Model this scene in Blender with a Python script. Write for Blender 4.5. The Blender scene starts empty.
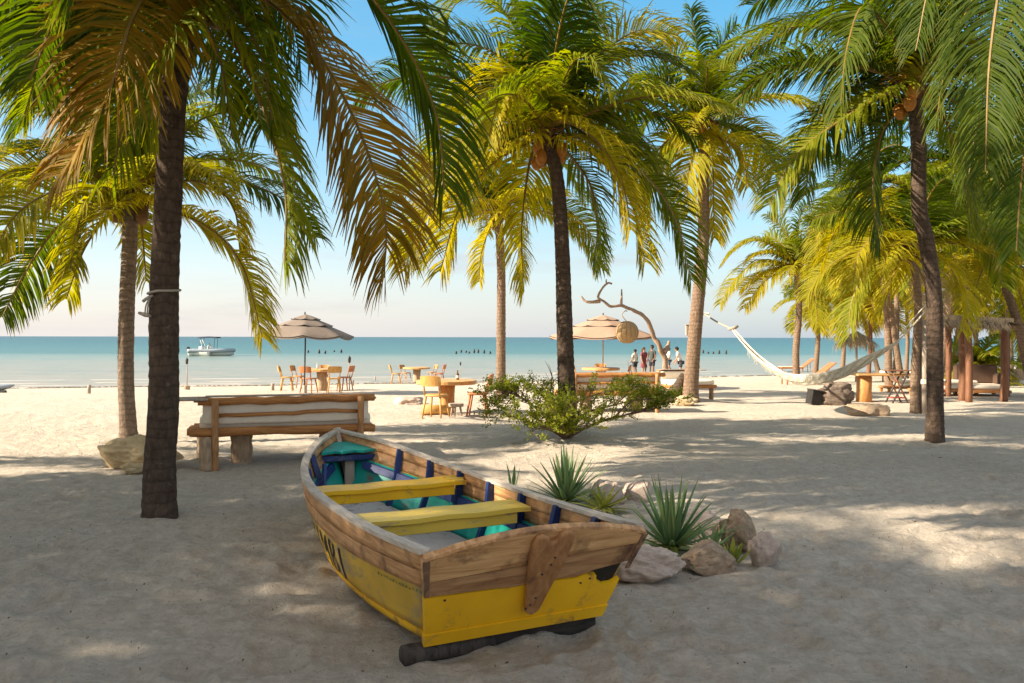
import bpy, math, random
import numpy as np
from mathutils import Vector, Matrix, noise
PI = math.pi
sc = bpy.context.scene
COL = sc.collection
RNG = random.Random(7)
# ------------------------------------------------------------------ camera
F = 796.4
PITCH = math.radians(0.32)
EYE = Vector((0, 0, 1.6))

def ray(px, py):
    a, b = (px - 512) / F, (341.5 - py) / F
    c, s = math.cos(PITCH), math.sin(PITCH)
    return Vector((a, c + b * s, b * c - s))

def P(px, py, Y):
    d = ray(px, py)
    return EYE + d * (Y / d.y)

cd = bpy.data.cameras.new('camera')
cam = bpy.data.objects.new('camera', cd)
COL.objects.link(cam)
cam.location = EYE
cam.matrix_world = Matrix.Translation(EYE) @ Matrix.Rotation(PI / 2 - PITCH, 4, 'X') @ Matrix.Rotation(math.radians(0.11), 4, 'Z')
cd.sensor_width = 36
cd.lens = F / 1024 * 36
cd.clip_start = .05
cd.clip_end = 30000
sc.camera = cam

# ------------------------------------------------------------------ terrain
SEA = -0.5
def shore(x):
    x = max(-40, min(40, x))
    return 37.8 + .38 * x + .0047 * x * x

def terr0(x, y):
    u = (y - 15) / (shore(x) - 15)
    z = 0.0
    if u > 0:
        z = -.5 * min(u, 3.0) ** 1.5
    for mx, my, r, h in MOUNDS:
        d2 = ((x - mx) ** 2 + (y - my) ** 2) / (r * r)
        if d2 < 9:
            z += h * math.exp(-d2)
    return z
MOUNDS = [(4.47, 20.1, .75, .16), (.86, 12.8, .9, .10), (-3.18, 7.15, .5, .04), (6.6, 12.4, .5, .05), (-5.8, 12.0, .6, .06)]

def G(px, py):
    d = ray(px, py)
    t = 1.0
    Y = 10.0
    for _ in range(60):
        p = EYE + d * (Y / d.y)
        z = terr0(p.x, p.y)
        Yn = d.y * (z - EYE.z) / d.z if d.z < -1e-6 else 400
        Y += .6 * (min(Yn, 400) - Y)
    p = EYE + d * (Y / d.y)
    return Vector((p.x, p.y, terr0(p.x, p.y)))

# ------------------------------------------------------------------ mesh builder
class MB:
    def __init__(s):
        s.v = []; s.f = []; s.m = []; s.t = None
    def add(s, vs, fs, mi=0, M=None):
        b = len(s.v)
        if M is not None:
            vs = [M @ Vector(p) for p in vs]
        s.v.extend(tuple(p) for p in vs)
        s.f.extend(tuple(b + i for i in f) for f in fs)
        s.m.extend([mi] * len(fs))
        return s
    def box(s, c, d, M=None, mi=0, bev=0.0):
        x, y, z = d[0] / 2, d[1] / 2, d[2] / 2
        e = min(bev, x * .9, y * .9, z * .9)
        cx, cy, cz = c
        if e <= 0:
            vs = [(cx + i * x, cy + j * y, cz + k * z) for k in (-1, 1) for j in (-1, 1) for i in (-1, 1)]
            fs = [(0, 2, 3, 1), (4, 5, 7, 6), (0, 1, 5, 4), (2, 6, 7, 3), (0, 4, 6, 2), (1, 3, 7, 5)]
            return s.add(vs, fs, mi, M)
        vs = []; idx = {}
        for k in (-1, 1):
            for j in (-1, 1):
                for i in (-1, 1):
                    for a in range(3):
                        p = [cx + i * (x - e), cy + j * (y - e), cz + k * (z - e)]
                        p[a] += (i, j, k)[a] * e
                        idx[(i, j, k, a)] = len(vs); vs.append(p)
        fs = []
        q = ((-1, -1), (1, -1), (1, 1), (-1, 1))
        def key(a, sg, u, w):
            c3 = [0, 0, 0]; c3[a] = sg; c3[(a + 1) % 3] = u; c3[(a + 2) % 3] = w
            return c3
        for a in range(3):
            for sg in (-1, 1):
                f = [idx[(*key(a, sg, u, w), a)] for u, w in q]
                fs.append(tuple(f if sg > 0 else f[::-1]))
        for a in range(3):
            b, c2 = (a + 1) % 3, (a + 2) % 3
            for u in (-1, 1):
                for w in (-1, 1):
                    e0 = [0, 0, 0]; e1 = [0, 0, 0]
                    e0[a] = -1; e1[a] = 1
                    e0[b] = e1[b] = u; e0[c2] = e1[c2] = w
                    f = [idx[(*e0, b)], idx[(*e1, b)], idx[(*e1, c2)], idx[(*e0, c2)]]
                    fs.append(tuple(f if u * w < 0 else f[::-1]))
        for i in (-1, 1):
            for j in (-1, 1):
                for k in (-1, 1):
                    f = [idx[(i, j, k, a)] for a in range(3)]
                    fs.append(tuple(f if i * j * k > 0 else f[::-1]))
        return s.add(vs, fs, mi, M)
    def tube(s, pts, rad, n=8, mi=0, M=None, cap=True, jit=0, rng=RNG, flat=1.0, up=None):
        pts = [Vector(p) for p in pts]
        N = len(pts)
        if not hasattr(rad, '__len__'):
            rad = [rad] * N
        b = len(s.v); vs = []
        t0 = (pts[1] - pts[0]).normalized()
        ref = Vector(up) if up else (Vector((0, 0, 1)) if abs(t0.z) < .9 else Vector((1, 0, 0)))
        for i, p in enumerate(pts):
            t = (pts[min(i + 1, N - 1)] - pts[max(i - 1, 0)]).normalized()
            u = (ref - t * ref.dot(t))
            u = u.normalized() if u.length > 1e-6 else t.orthogonal().normalized()
            ref = u
            w = t.cross(u)
            for k in range(n):
                a = 2 * PI * k / n
                r = rad[i] * (1 + (rng.uniform(-jit, jit) if jit else 0))
                vs.append(p + u * math.cos(a) * r * flat + w * math.sin(a) * r)
        fs = []
        for i in range(N - 1):
            for k in range(n):
                k2 = (k + 1) % n
                fs.append((i * n + k, i * n + k2, (i + 1) * n + k2, (i + 1) * n + k))
        if cap:
            fs.append(tuple(range(n - 1, -1, -1)))
            fs.append(tuple((N - 1) * n + k for k in range(n)))
        return s.add(vs, fs, mi, M)
    def lathe(s, prof, n=16, mi=0, M=None):
        vs = []; fs = []
        for r, z in prof:
            for k in range(n):
                a = 2 * PI * k / n
                vs.append((r * math.cos(a), r * math.sin(a), z))
        for i in range(len(prof) - 1):
            for k in range(n):
                k2 = (k + 1) % n
                fs.append((i * n + k, i * n + k2, (i + 1) * n + k2, (i + 1) * n + k))
        fs.append(tuple(range(n - 1, -1, -1)))
        fs.append(tuple((len(prof) - 1) * n + k for k in range(n)))
        return s.add(vs, fs, mi, M)
    def prism(s, poly, y0, y1, mi=0, M=None):
        """polygon in x,z extruded along y"""
        n = len(poly)
        vs = [(x, y0, z) for x, z in poly] + [(x, y1, z) for x, z in poly]
        fs = [tuple(range(n)), tuple(range(2 * n - 1, n - 1, -1))]
        for i in range(n):
            j = (i + 1) % n
            fs.append((i, i + n, j + n, j))
        return s.add(vs, fs, mi, M)
    def grid(s, pts, mi=0, M=None, closed=False):
        R, C = len(pts), len(pts[0])
        vs = [p for row in pts for p in row]
        fs = []
        for i in range(R - 1):
            for j in range(C - 1):
                fs.append((i * C + j, i * C + j + 1, (i + 1) * C + j + 1, (i + 1) * C + j))
        return s.add(vs, fs, mi, M)
    def build(s, name, mats, parent=None, smooth=False, solid=0.0, fix=True):
        me = bpy.data.meshes.new(name)
        me.from_pydata(s.v, [], s.f)
        for m in (mats if isinstance(mats, (list, tuple)) else [mats]):
            me.materials.append(m)
        if len(me.materials) > 1:
            me.polygons.foreach_set('material_index', s.m)
        if s.t is not None:
            ca = me.color_attributes.new('tint', 'FLOAT_COLOR', 'POINT')
            ca.data.foreach_set('color', np.asarray(s.t, dtype=np.float32).ravel())
        if fix:
            import bmesh
            bm = bmesh.new(); bm.from_mesh(me)
            bmesh.ops.recalc_face_normals(bm, faces=bm.faces)
            bm.to_mesh(me); bm.free()
        if smooth:
            me.polygons.foreach_set('use_smooth', [True] * len(me.polygons))
        me.update()
        o = bpy.data.objects.new(name, me)
        COL.objects.link(o)
        if parent is not None:
            o.parent = parent
        if solid:
            md = o.modifiers.new('solid', 'SOLIDIFY'); md.thickness = solid; md.offset = 0
        return o

def tag(o, label=None, cat=None, group=None, kind=None):
    if label: o['label'] = label
    if cat: o['category'] = cat
    if group: o['group'] = group
    if kind: o['kind'] = kind
    return o

def thing(name, label, cat, loc=(0, 0, 0), rz=0, group=None, sc_=1):
    o = bpy.data.objects.new(name, None)
    COL.objects.link(o)
    o.empty_display_size = .1
    o.location = loc; o.rotation_euler = (0, 0, rz); o.scale = (sc_,) * 3
    return tag(o, label, cat, group)

def dup(root, loc, rz, label, group=None, s=None):
    r = root.copy(); COL.objects.link(r)
    r.location = loc; r.rotation_euler = (root.rotation_euler.x, root.rotation_euler.y, rz)
    r['label'] = label
    if group: r['group'] = group
    if s: r.scale = (s,) * 3 if not hasattr(s, '__len__') else s
    for ch in list(root.children):
        c = ch.copy(); COL.objects.link(c); c.parent = r
        for g in list(ch.children):
            d = g.copy(); COL.objects.link(d); d.parent = c
    return r

def spline(pts, n):
    """Catmull-Rom through pts, n samples"""
    pts = [Vector(p) for p in pts]
    q = [pts[0] * 2 - pts[1]] + pts + [pts[-1] * 2 - pts[-2]]
    m = len(pts) - 1
    out = []
    for i in range(n):
        u = i / (n - 1) * m
        k = min(int(u), m - 1); t = u - k
        a, b, c, d = q[k:k + 4]
        out.append(.5 * ((2 * b) + (c - a) * t + (2 * a - 5 * b + 4 * c - d) * t * t + (3 * b - a - 3 * c + d) * t ** 3))
    return out

def even(pts):
    """resample polyline evenly"""
    L = [0]
    for a, b in zip(pts, pts[1:]):
        L.append(L[-1] + (b - a).length)
    n = len(pts); out = []; k = 0
    for i in range(n):
        d = L[-1] * i / (n - 1)
        while k < n - 2 and L[k + 1] < d: k += 1
        t = (d - L[k]) / max(1e-9, L[k + 1] - L[k])
        out.append(pts[k].lerp(pts[k + 1], t))
    return out, L[-1]

# ------------------------------------------------------------------ materials
class NT:
    def __init__(s, name):
        s.m = bpy.data.materials.new(name); s.m.use_nodes = True
        s.t = s.m.node_tree; s.n = s.t.nodes
        s.b = s.n['Principled BSDF']; s.out = s.n['Material Output']
    def node(s, typ, **kw):
        n = s.n.new(typ)
        for k, v in kw.items():
            if k.startswith('i_'):
                n.inputs[k[2:].replace('_', ' ')].default_value = v
            else:
                setattr(n, k, v)
        return n
    def link(s, a, b): s.t.links.new(a, b)
    def coord(s, scale=(1, 1, 1), which='Object'):
        tc = s.node('ShaderNodeTexCoord'); mp = s.node('ShaderNodeMapping')
        mp.inputs['Scale'].default_value = scale
        s.link(tc.outputs[which], mp.inputs['Vector'])
        return mp.outputs['Vector']
    def noise(s, vec, scale, detail=4, rough=.55, dist=0):
        n = s.node('ShaderNodeTexNoise')
        n.inputs['Scale'].default_value = scale; n.inputs['Detail'].default_value = detail
        n.inputs['Roughness'].default_value = rough; n.inputs['Distortion'].default_value = dist
        s.link(vec, n.inputs['Vector'])
        return n.outputs['Fac']
    def ramp(s, fac, stops, interp='LINEAR'):
        r = s.node('ShaderNodeValToRGB'); e = r.color_ramp.elements
        r.color_ramp.interpolation = interp
        while len(e) > 1: e.remove(e[-1])
        e[0].position = stops[0][0]; e[0].color = (*stops[0][1], 1)
        for p, c in stops[1:]:
            x = e.new(p); x.color = (*c, 1)
        s.link(fac, r.inputs['Fac'])
        return r.outputs['Color']
    def mix(s, fac, a, b, blend='MIX'):
        m = s.node('ShaderNodeMix', data_type='RGBA', blend_type=blend)
        for sock, v in ((m.inputs[0], fac), (m.inputs[6], a), (m.inputs[7], b)):
            if hasattr(v, 'links'): s.link(v, sock)
            elif hasattr(v, '__len__'): sock.default_value = (*v, 1)
            else: sock.default_value = v
        return m.outputs[2]
    def math(s, op, a, b=None, clamp=False):
        m = s.node('ShaderNodeMath', operation=op, use_clamp=clamp)
        for i, v in enumerate((a, b)):
            if v is None: continue
            if hasattr(v, 'links'): s.link(v, m.inputs[i])
            else: m.inputs[i].default_value = v
        return m.outputs[0]
    def bump(s, h, strength=.3, dist=.02, normal=None):
        b = s.node('ShaderNodeBump')
        b.inputs['Strength'].default_value = strength; b.inputs['Distance'].default_value = dist
        s.link(h, b.inputs['Height'])
        if normal is not None: s.link(normal, b.inputs['Normal'])
        s.link(b.outputs['Normal'], s.b.inputs['Normal'])
        return b.outputs['Normal']
    def fin(s, col, rough=.7, spec=.3):
        if hasattr(col, 'links'): s.link(col, s.b.inputs['Base Color'])
        else: s.b.inputs['Base Color'].default_value = (*col, 1)
        if hasattr(rough, 'links'): s.link(rough, s.b.inputs['Roughness'])
        else: s.b.inputs['Roughness'].default_value = rough
        s.b.inputs['Specular IOR Level'].default_value = spec
        return s.m

def wood(name, c1, c2, sc=(1, 12, 12), scale=3.0, rough=.6, bump=.25, stain=None, spec=.3, stain_scale=2.5, stain_lo=.52):
    """grain runs along the axis whose scale is smallest"""
    t = NT(name)
    v = t.coord(sc)
    n = t.noise(v, scale, 6, .6, .6)
    col = t.ramp(n, [(.32, c1), (.5, tuple((a + b) / 2 for a, b in zip(c1, c2))), (.68, c2)])
    if stain:
        v2 = t.coord((1, 1, 1))
        f = t.ramp(t.noise(v2, stain_scale, 5, .65), [(stain_lo, (0, 0, 0)), (stain_lo + .16, (1, 1, 1))])
        col = t.mix(f, col, stain)
    t.bump(n, bump, .01)
    return t.fin(col, rough, spec)

def plain(name, c, rough=.7, var=.15, scale=6, bump=.1, spec=.3, dist=.01):
    t = NT(name)
    n = t.noise(t.coord(), scale, 5, .6)
    col = t.ramp(n, [(.3, tuple(x * (1 - var) for x in c)), (.7, tuple(min(1, x * (1 + var)) for x in c))])
    if bump: t.bump(n, bump, dist)
    return t.fin(col, rough, spec)

def paint(name, c, worn, amount=.55, scale=4, rough=.5, sc=(1, 1, 1), fine=(.35, .62), spec=.4):
    """weathered paint: worn colour shows through in patches and scratches"""
    t = NT(name)
    n = t.noise(t.coord(sc), scale, 8, .68, .4)
    n2 = t.noise(t.coord((1, 1, 1)), 1.6, 3, .5)
    base = t.ramp(n2, [(fine[0], tuple(x * .82 for x in c)), (fine[1], tuple(min(1, x * 1.12) for x in c))])
    f = t.ramp(n, [(amount, (0, 0, 0)), (amount + .1, (1, 1, 1))])
    col = t.mix(f, base, worn)
    n3 = t.noise(t.coord((1, 1, 1)), 60, 3, .6)
    h = t.math('ADD', t.math('MULTIPLY', n, .6), t.math('MULTIPLY', n3, .25))
    t.bump(h, .25, .01)
    return t.fin(col, rough, spec)
# ------------------------------------------------------------------ render, sky, sun
SUN_EL, SUN_K = 29.0, 0.25
v = sc.view_settings
sc.view_settings.view_transform = 'Standard'; v.look = 'None'; v.gamma = 1; v.use_curve_mapping = False
v.exposure = 1.47
sc.render.engine = 'CYCLES'
cy = sc.cycles
cy.max_bounces = 8; cy.diffuse_bounces = 4; cy.glossy_bounces = 3; cy.transmission_bounces = 4; cy.transparent_max_bounces = 8
cy.caustics_reflective = False; cy.caustics_refractive = False
cy.sample_clamp_indirect = 6
w = bpy.data.worlds.new('World'); sc.world = w; w.use_nodes = True
nt = w.node_tree
bg = nt.nodes['Background']
sky = nt.nodes.new('ShaderNodeTexSky'); sky.sky_type = 'NISHITA'; sky.sun_disc = False
az = math.atan2(-1, -SUN_K)              # direction towards the sun, clockwise from +Y
sky.sun_elevation = math.radians(SUN_EL); sky.sun_rotation = az
sky.altitude = 0; sky.air_density = 1.0; sky.dust_density = .4; sky.ozone_density = 2.0
hs = nt.nodes.new('ShaderNodeHueSaturation'); hs.inputs['Saturation'].default_value = 1.75; hs.inputs['Hue'].default_value = .485
gm_ = nt.nodes.new('ShaderNodeGamma'); gm_.inputs['Gamma'].default_value = .62
nt.links.new(sky.outputs[0], gm_.inputs['Color']); nt.links.new(gm_.outputs[0], hs.inputs['Color'])
def wn(op, a, b_=None, clamp=False):
    n = nt.nodes.new('ShaderNodeMath'); n.operation = op; n.use_clamp = clamp
    for i_, q in enumerate((a, b_)):
        if q is None: continue
        if hasattr(q, 'links'): nt.links.new(q, n.inputs[i_])
        else: n.inputs[i_].default_value = q
    return n.outputs[0]
def wmix(f, a, b_):
    m_ = nt.nodes.new('ShaderNodeMix'); m_.data_type = 'RGBA'
    for s_, q in ((m_.inputs[0], f), (m_.inputs[6], a), (m_.inputs[7], b_)):
        if hasattr(q, 'links'): nt.links.new(q, s_)
        else: s_.default_value = q if not hasattr(q, '__len__') else (*q, 1)
    return m_.outputs[2]
def wmap(x, a, b_):
    n = nt.nodes.new('ShaderNodeMapRange'); n.interpolation_type = 'SMOOTHSTEP'
    n.inputs[1].default_value = a; n.inputs[2].default_value = b_
    nt.links.new(x, n.inputs[0]); return n.outputs[0]
wtc = nt.nodes.new('ShaderNodeTexCoord'); wsx = nt.nodes.new('ShaderNodeSeparateXYZ')
nt.links.new(wtc.outputs['Generated'], wsx.inputs[0])
dx_, dy_, dz_ = wsx.outputs
# sea haze along the horizon: pinkish towards the sun at the left, pale blue at the right
K = .365
hz = wmix(wmap(dx_, -.45, .5), tuple(K * c for c in (5.9, 5.55, 5.5)), tuple(K * c for c in (3.5, 4.15, 4.75)))
col = wmix(wn('MULTIPLY', wn('POWER', wn('SUBTRACT', 1.0, wn('ABSOLUTE', dz_), True), 7.0), .92), hs.outputs[0], hz)
# bright cloud veil added out of view, overhead and inland, to lift the shade
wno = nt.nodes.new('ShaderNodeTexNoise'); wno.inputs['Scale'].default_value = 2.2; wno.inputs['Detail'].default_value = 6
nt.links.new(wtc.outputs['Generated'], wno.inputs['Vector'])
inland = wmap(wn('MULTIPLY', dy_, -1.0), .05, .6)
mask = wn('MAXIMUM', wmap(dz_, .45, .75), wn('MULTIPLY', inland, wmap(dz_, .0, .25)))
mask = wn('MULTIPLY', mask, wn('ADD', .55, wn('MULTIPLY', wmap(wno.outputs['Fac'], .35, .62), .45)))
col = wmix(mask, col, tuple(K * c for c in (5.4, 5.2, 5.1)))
# faint cirrus streaks low over the sea
wmp = nt.nodes.new('ShaderNodeMapping'); wmp.inputs['Scale'].default_value = (1.2, 1.2, 9)
nt.links.new(wtc.outputs['Generated'], wmp.inputs['Vector'])
wn2 = nt.nodes.new('ShaderNodeTexNoise'); wn2.inputs['Scale'].default_value = 2.0; wn2.inputs['Detail'].default_value = 6; wn2.inputs['Roughness'].default_value = .6
nt.links.new(wmp.outputs[0], wn2.inputs['Vector'])
col = wmix(wn('MULTIPLY', wn('MULTIPLY', wmap(wn2.outputs['Fac'], .5, .75), wmap(dz_, .5, .1)), .65), col, tuple(K * c for c in (4.7, 4.5, 4.5)))
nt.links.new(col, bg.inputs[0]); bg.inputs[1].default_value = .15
ld = bpy.data.lights.new('sun', 'SUN'); ld.energy = 4.7; ld.angle = math.radians(.6); ld.color = (1, .865, .67)
lo = bpy.data.objects.new('sun', ld); COL.objects.link(lo)
hx, hy = 1 / math.hypot(1, SUN_K), SUN_K / math.hypot(1, SUN_K)
ce, se = math.cos(math.radians(SUN_EL)), math.sin(math.radians(SUN_EL))
lo.rotation_euler = Vector((hx * ce, hy * ce, -se)).to_track_quat('-Z', 'Y').to_euler()
lo.location = (-40, -8, 25)

# ------------------------------------------------------------------ materials
t = NT('sand')
vec = t.coord((1, 1, 1))
n1 = t.noise(vec, .55, 5, .6); n2 = t.noise(vec, 7, 6, .65); n3 = t.noise(vec, 60, 6, .75)
base = t.ramp(n1, [(.3, (.62, .535, .44)), (.7, (.73, .64, .535))])
base = t.mix(t.math('MULTIPLY', t.ramp(n2, [(.35, (1, 1, 1)), (.6, (0, 0, 0))]), .6), base, (.50, .42, .335))
sp = t.ramp(t.noise(t.coord((1, 1, 1)), 55, 3, .6), [(.62, (0, 0, 0)), (.72, (1, 1, 1))])
base = t.mix(t.math('MULTIPLY', sp, .55), base, (.20, .15, .11))
# damp sand near the water
gp = t.node('ShaderNodeNewGeometry'); sx = t.node('ShaderNodeSeparateXYZ'); t.link(gp.outputs['Position'], sx.inputs[0])
wet = t.ramp(t.math('ADD', t.math('MULTIPLY', sx.outputs['Z'], 5.0), 3.0), [(.42, (1, 1, 1)), (.62, (0, 0, 0))])
base = t.mix(t.math('MULTIPLY', wet, .6), base, (.36, .31, .26))
h = t.math('ADD', t.math('MULTIPLY', n2, 1.0), t.math('MULTIPLY', n3, .6))
n4 = t.noise(vec, 22, 5, .7)
h = t.math('ADD', h, t.math('MULTIPLY', n4, .5))
gr = t.ramp(n4, [(.36, (.87, .86, .85)), (.62, (1.06, 1.06, 1.06))])
base = t.mix(1.0, base, gr, 'MULTIPLY')
t.bump(h, 1.0, .055)
SAND = t.fin(base, .95, .1)

t = NT('sea_water')
gp = t.node('ShaderNodeNewGeometry'); sx = t.node('ShaderNodeSeparateXYZ'); t.link(gp.outputs['Position'], sx.inputs[0])
xx = t.math('MULTIPLY', sx.outputs['X'], .01)
dep = t.math('DIVIDE', 33.4, sx.outputs['Y'])            # 1 at the near shore, 0 at the horizon: depth of the sea bed
stre = t.noise(t.coord((.012, .10, 1), 'Object'), 1.0, 5, .6, .3)
dep2 = t.math('ADD', dep, t.math('MULTIPLY', t.math('SUBTRACT', stre, .5), t.math('MULTIPLY', dep, .42)))
sea = t.ramp(dep2, [(0, (.022, .062, .072)), (.05, (.022, .068, .078)), (.12, (.028, .092, .096)), (.22, (.045, .125, .118)), (.335, (.075, .148, .132)), (.39, (.19, .235, .195)), (.55, (.27, .255, .20)), (.8, (.31, .27, .205)), (1, (.36, .29, .21))])
rip = t.noise(t.coord((.25, 1.6, 1), 'Object'), 1.0, 5, .6)
sea = t.mix(t.math('MULTIPLY', t.ramp(rip, [(.46, (0, 0, 0)), (.58, (1, 1, 1))]), .34), sea, (.05, .15, .16))
wv = t.noise(t.coord((.5, 1.8, 1), 'Object'), 1.2, 4, .6)
t.bump(wv, .6, .2)
WATER = t.fin(sea, .3, .12)

def leafmat(name, cs, tipc, trans=.42, tcol=None, rough=.45):
    t = NT(name)
    at = t.node('ShaderNodeAttribute', attribute_name='tint')
    sp = t.node('ShaderNodeSeparateColor'); t.link(at.outputs['Color'], sp.inputs[0])
    k = len(cs)
    col = t.ramp(sp.outputs[0], [(i / max(1, k - 1), c) for i, c in enumerate(cs)])
    tip = t.ramp(sp.outputs[1], [(.72, (0, 0, 0)), (1, (1, 1, 1))])
    col = t.mix(t.math('MULTIPLY', tip, .6), col, tipc)
    t.fin(col, rough + .12, .14)
    tr = t.node('ShaderNodeBsdfTranslucent')
    br = t.node('ShaderNodeHueSaturation'); br.inputs['Value'].default_value = 2.1; br.inputs['Saturation'].default_value = 1.15
    t.link(col, br.inputs['Color']); t.link(br.outputs[0], tr.inputs['Color'])
    mx = t.node('ShaderNodeMixShader'); mx.inputs[0].default_value = trans
    t.link(t.b.outputs[0], mx.inputs[1]); t.link(tr.outputs[0], mx.inputs[2]); t.link(mx.outputs[0], t.out.inputs['Surface'])
    return t.m
LEAF = {
 'green': leafmat('frond_green', [(.030, .058, .008), (.060, .090, .010), (.105, .130, .014)], (.18, .13, .03)),
 'lime': leafmat('frond_lime', [(.075, .110, .010), (.145, .170, .012), (.24, .235, .016)], (.28, .18, .03)),
 'gold': leafmat('frond_gold', [(.155, .16, .010), (.28, .25, .012), (.40, .315, .016)], (.34, .17, .03)),
 'rust': leafmat('frond_rust', [(.13, .105, .010), (.25, .145, .012), (.34, .165, .018)], (.16, .07, .03), .35),
 'dry': leafmat('frond_dry', [(.28, .20, .12), (.36, .27, .17), (.42, .33, .21)], (.30, .2, .12), .2, rough=.8),
}
RACH = plain('frond_rachis', (.20, .125, .03), .5, .25, 5)
def trunkmat(name, c1, c2, ringc, ringn=11, rb=.5):
    t = NT(name)
    v0 = t.coord((1, 1, 1))
    wv = t.node('ShaderNodeTexWave', wave_type='BANDS', bands_direction='Z', wave_profile='SAW')
    wv.inputs['Scale'].default_value = ringn * .31; wv.inputs['Distortion'].default_value = 5.0
    wv.inputs['Detail'].default_value = 3; wv.inputs['Detail Scale'].default_value = 1.2
    t.link(v0, wv.inputs['Vector'])
    n = t.noise(t.coord((7, 7, 3.0)), 3.0, 8, .72)
    n2 = t.noise(v0, 13, 6, .7)
    col = t.ramp(n, [(.32, c1), (.68, c2)])
    col = t.mix(t.math('MULTIPLY', t.ramp(wv.outputs['Fac'], [(.0, (1, 1, 1)), (.35, (0, 0, 0))]), .5), col, ringc)
    lich = t.ramp(n2, [(.60, (0, 0, 0)), (.67, (1, 1, 1))])
    col = t.mix(t.math('MULTIPLY', lich, .5), col, tuple(min(1, x * 1.9) for x in c2))
    h = t.math('ADD', t.math('MULTIPLY', wv.outputs['Fac'], .5), t.math('ADD', n, t.math('MULTIPLY', n2, .5)))
    t.bump(h, .9, .04)
    return t.fin(col, .85, .15)
TR_DARK = trunkmat('palm_bark_dark', (.055, .038, .029), (.14, .098, .072), (.03, .021, .017))
TR_MID = trunkmat('palm_bark_mid', (.16, .115, .085), (.32, .24, .18), (.07, .05, .04))
TR_TAN = trunkmat('palm_bark_tan', (.17, .112, .076), (.31, .215, .15), (.08, .052, .036))
HUSK = plain('coconut_husk', (.16, .085, .035), .7, .4, 5)
NUT = plain('orange_coconut', (.42, .17, .03), .5, .3, 6)
FIBER = plain('palm_fiber', (.15, .08, .035), .95, .4, 14, .5)

W_BOAT = wood('boat_bare_wood', (.38, .17, .06), (.70, .40, .19), (14, 1.2, 14), 2.2, .55, .35, (.15, .075, .04), .3, 3.2, .53)
W_TRANS = wood('boat_transom_wood', (.42, .20, .075), (.74, .45, .21), (1.2, 10, 13), 2.4, .5, .35, (.15, .075, .038), .35, 4.2, .53)
W_TRANS2 = wood('boat_transom_dark_wood', (.24, .115, .05), (.52, .29, .14), (1.4, 9, 13), 2.0, .6, .4, (.09, .045, .03), .3, 3.4, .50)
W_PAD = wood('boat_pad_wood', (.26, .11, .04), (.44, .22, .09), (12, 10, 1.5), 2.4, .5, .35, (.10, .045, .025), .35, 5, .6)
W_CAP = wood('weathered_cap_wood', (.40, .32, .255), (.68, .585, .49), (14, 1.2, 14), 2.5, .7, .3, (.26, .19, .14), .25, 3, .58)
Y_SIDE = paint('faded_yellow_paint', (.66, .40, .045), (.40, .28, .12), .47, 2.6, .6, (4, .8, 1.5))
Y_BAND = paint('bright_yellow_paint', (.95, .50, .010), (.42, .22, .06), .565, 5, .45)
Y_THW = paint('seat_yellow_paint', (.74, .50, .07), (.50, .36, .18), .55, 6, .45, (1, 5, 5))
TURQ = paint('turquoise_paint', (.012, .36, .31), (.16, .15, .12), .56, 5, .45)
BLUE = paint('navy_paint', (.010, .035, .15), (.10, .11, .13), .58, 8, .45)
PURP = paint('violet_blue_paint', (.035, .06, .22), (.16, .12, .2), .6, 6, .5)
FLOORB = paint('grey_floor_paint', (.46, .45, .45), (.28, .235, .19), .52, 9, .7)
DARK = plain('dark_paint', (.025, .022, .02), .7, .3)
GREENP = plain('faded_green_paint', (.12, .19, .07), .8, .3)
W_LOG = wood('bench_log_wood', (.30, .11, .03), (.54, .245, .08), (1.2, 10, 10), 2.5, .55, .4, (.16, .07, .03), .3, 3, .6)
W_LOGV = wood('post_log_wood', (.30, .13, .05), (.50, .27, .12), (10, 10, 1.2), 2.5, .6, .4, (.16, .07, .03), .3, 3, .62)
W_CHAIR = wood('chair_wood', (.40, .17, .05), (.58, .29, .10), (6, 6, 2), 3, .5, .15, None, .35)
W_RED = wood('reddish_chair_wood', (.36, .12, .045), (.52, .21, .085), (6, 6, 2), 3, .5, .15, None, .35)
W_YEL = wood('yellow_chair_wood', (.50, .26, .07), (.66, .38, .13), (6, 6, 2), 3, .5, .15, None, .35)
W_TABLE = wood('table_slab_wood', (.44, .22, .07), (.66, .40, .17), (2, 9, 9), 2.5, .5, .25, None, .35)
W_STUMP = wood('stump_bark', (.28, .19, .12), (.50, .36, .24), (9, 9, 1.2), 2.5, .85, .5)
W_GREY = wood('weathered_grey_wood', (.28, .22, .18), (.46, .38, .31), (9, 9, 1.2), 3, .85, .4)
W_REDP = wood('red_brown_post', (.12, .05, .025), (.23, .105, .055), (9, 9, 1.2), 3, .65, .3)
CUSH = plain('cream_cushion', (.80, .71, .59), .95, .06, 14, .15, .1)
CUSHD = plain('brown_cushion', (.10, .062, .045), .95, .1, 14, .15, .1)
CANV = plain('umbrella_taupe', (.225, .18, .15), .9, .08, 9, .1, .1)
CANV2 = plain('umbrella_peach', (.38, .25, .18), .9, .08, 9, .1, .1)
METAL = plain('dark_metal', (.05, .045, .042), .45, .2, 9, .05)
ROPE = plain('grey_rope', (.36, .31, .26), .95, .2, 60, .5, .1, .004)
ROPEW = plain('pale_rope', (.62, .56, .46), .95, .15, 60, .5, .1, .004)
WHITE = plain('white_fibreglass', (.74, .74, .72), .35, .05, 5, .02, .5)
GREYT = plain('grey_rubber', (.30, .34, .38), .6, .1, 5, .05)
NAVY = plain('navy_canvas', (.04, .06, .09), .8, .1, 5, .05)
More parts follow.
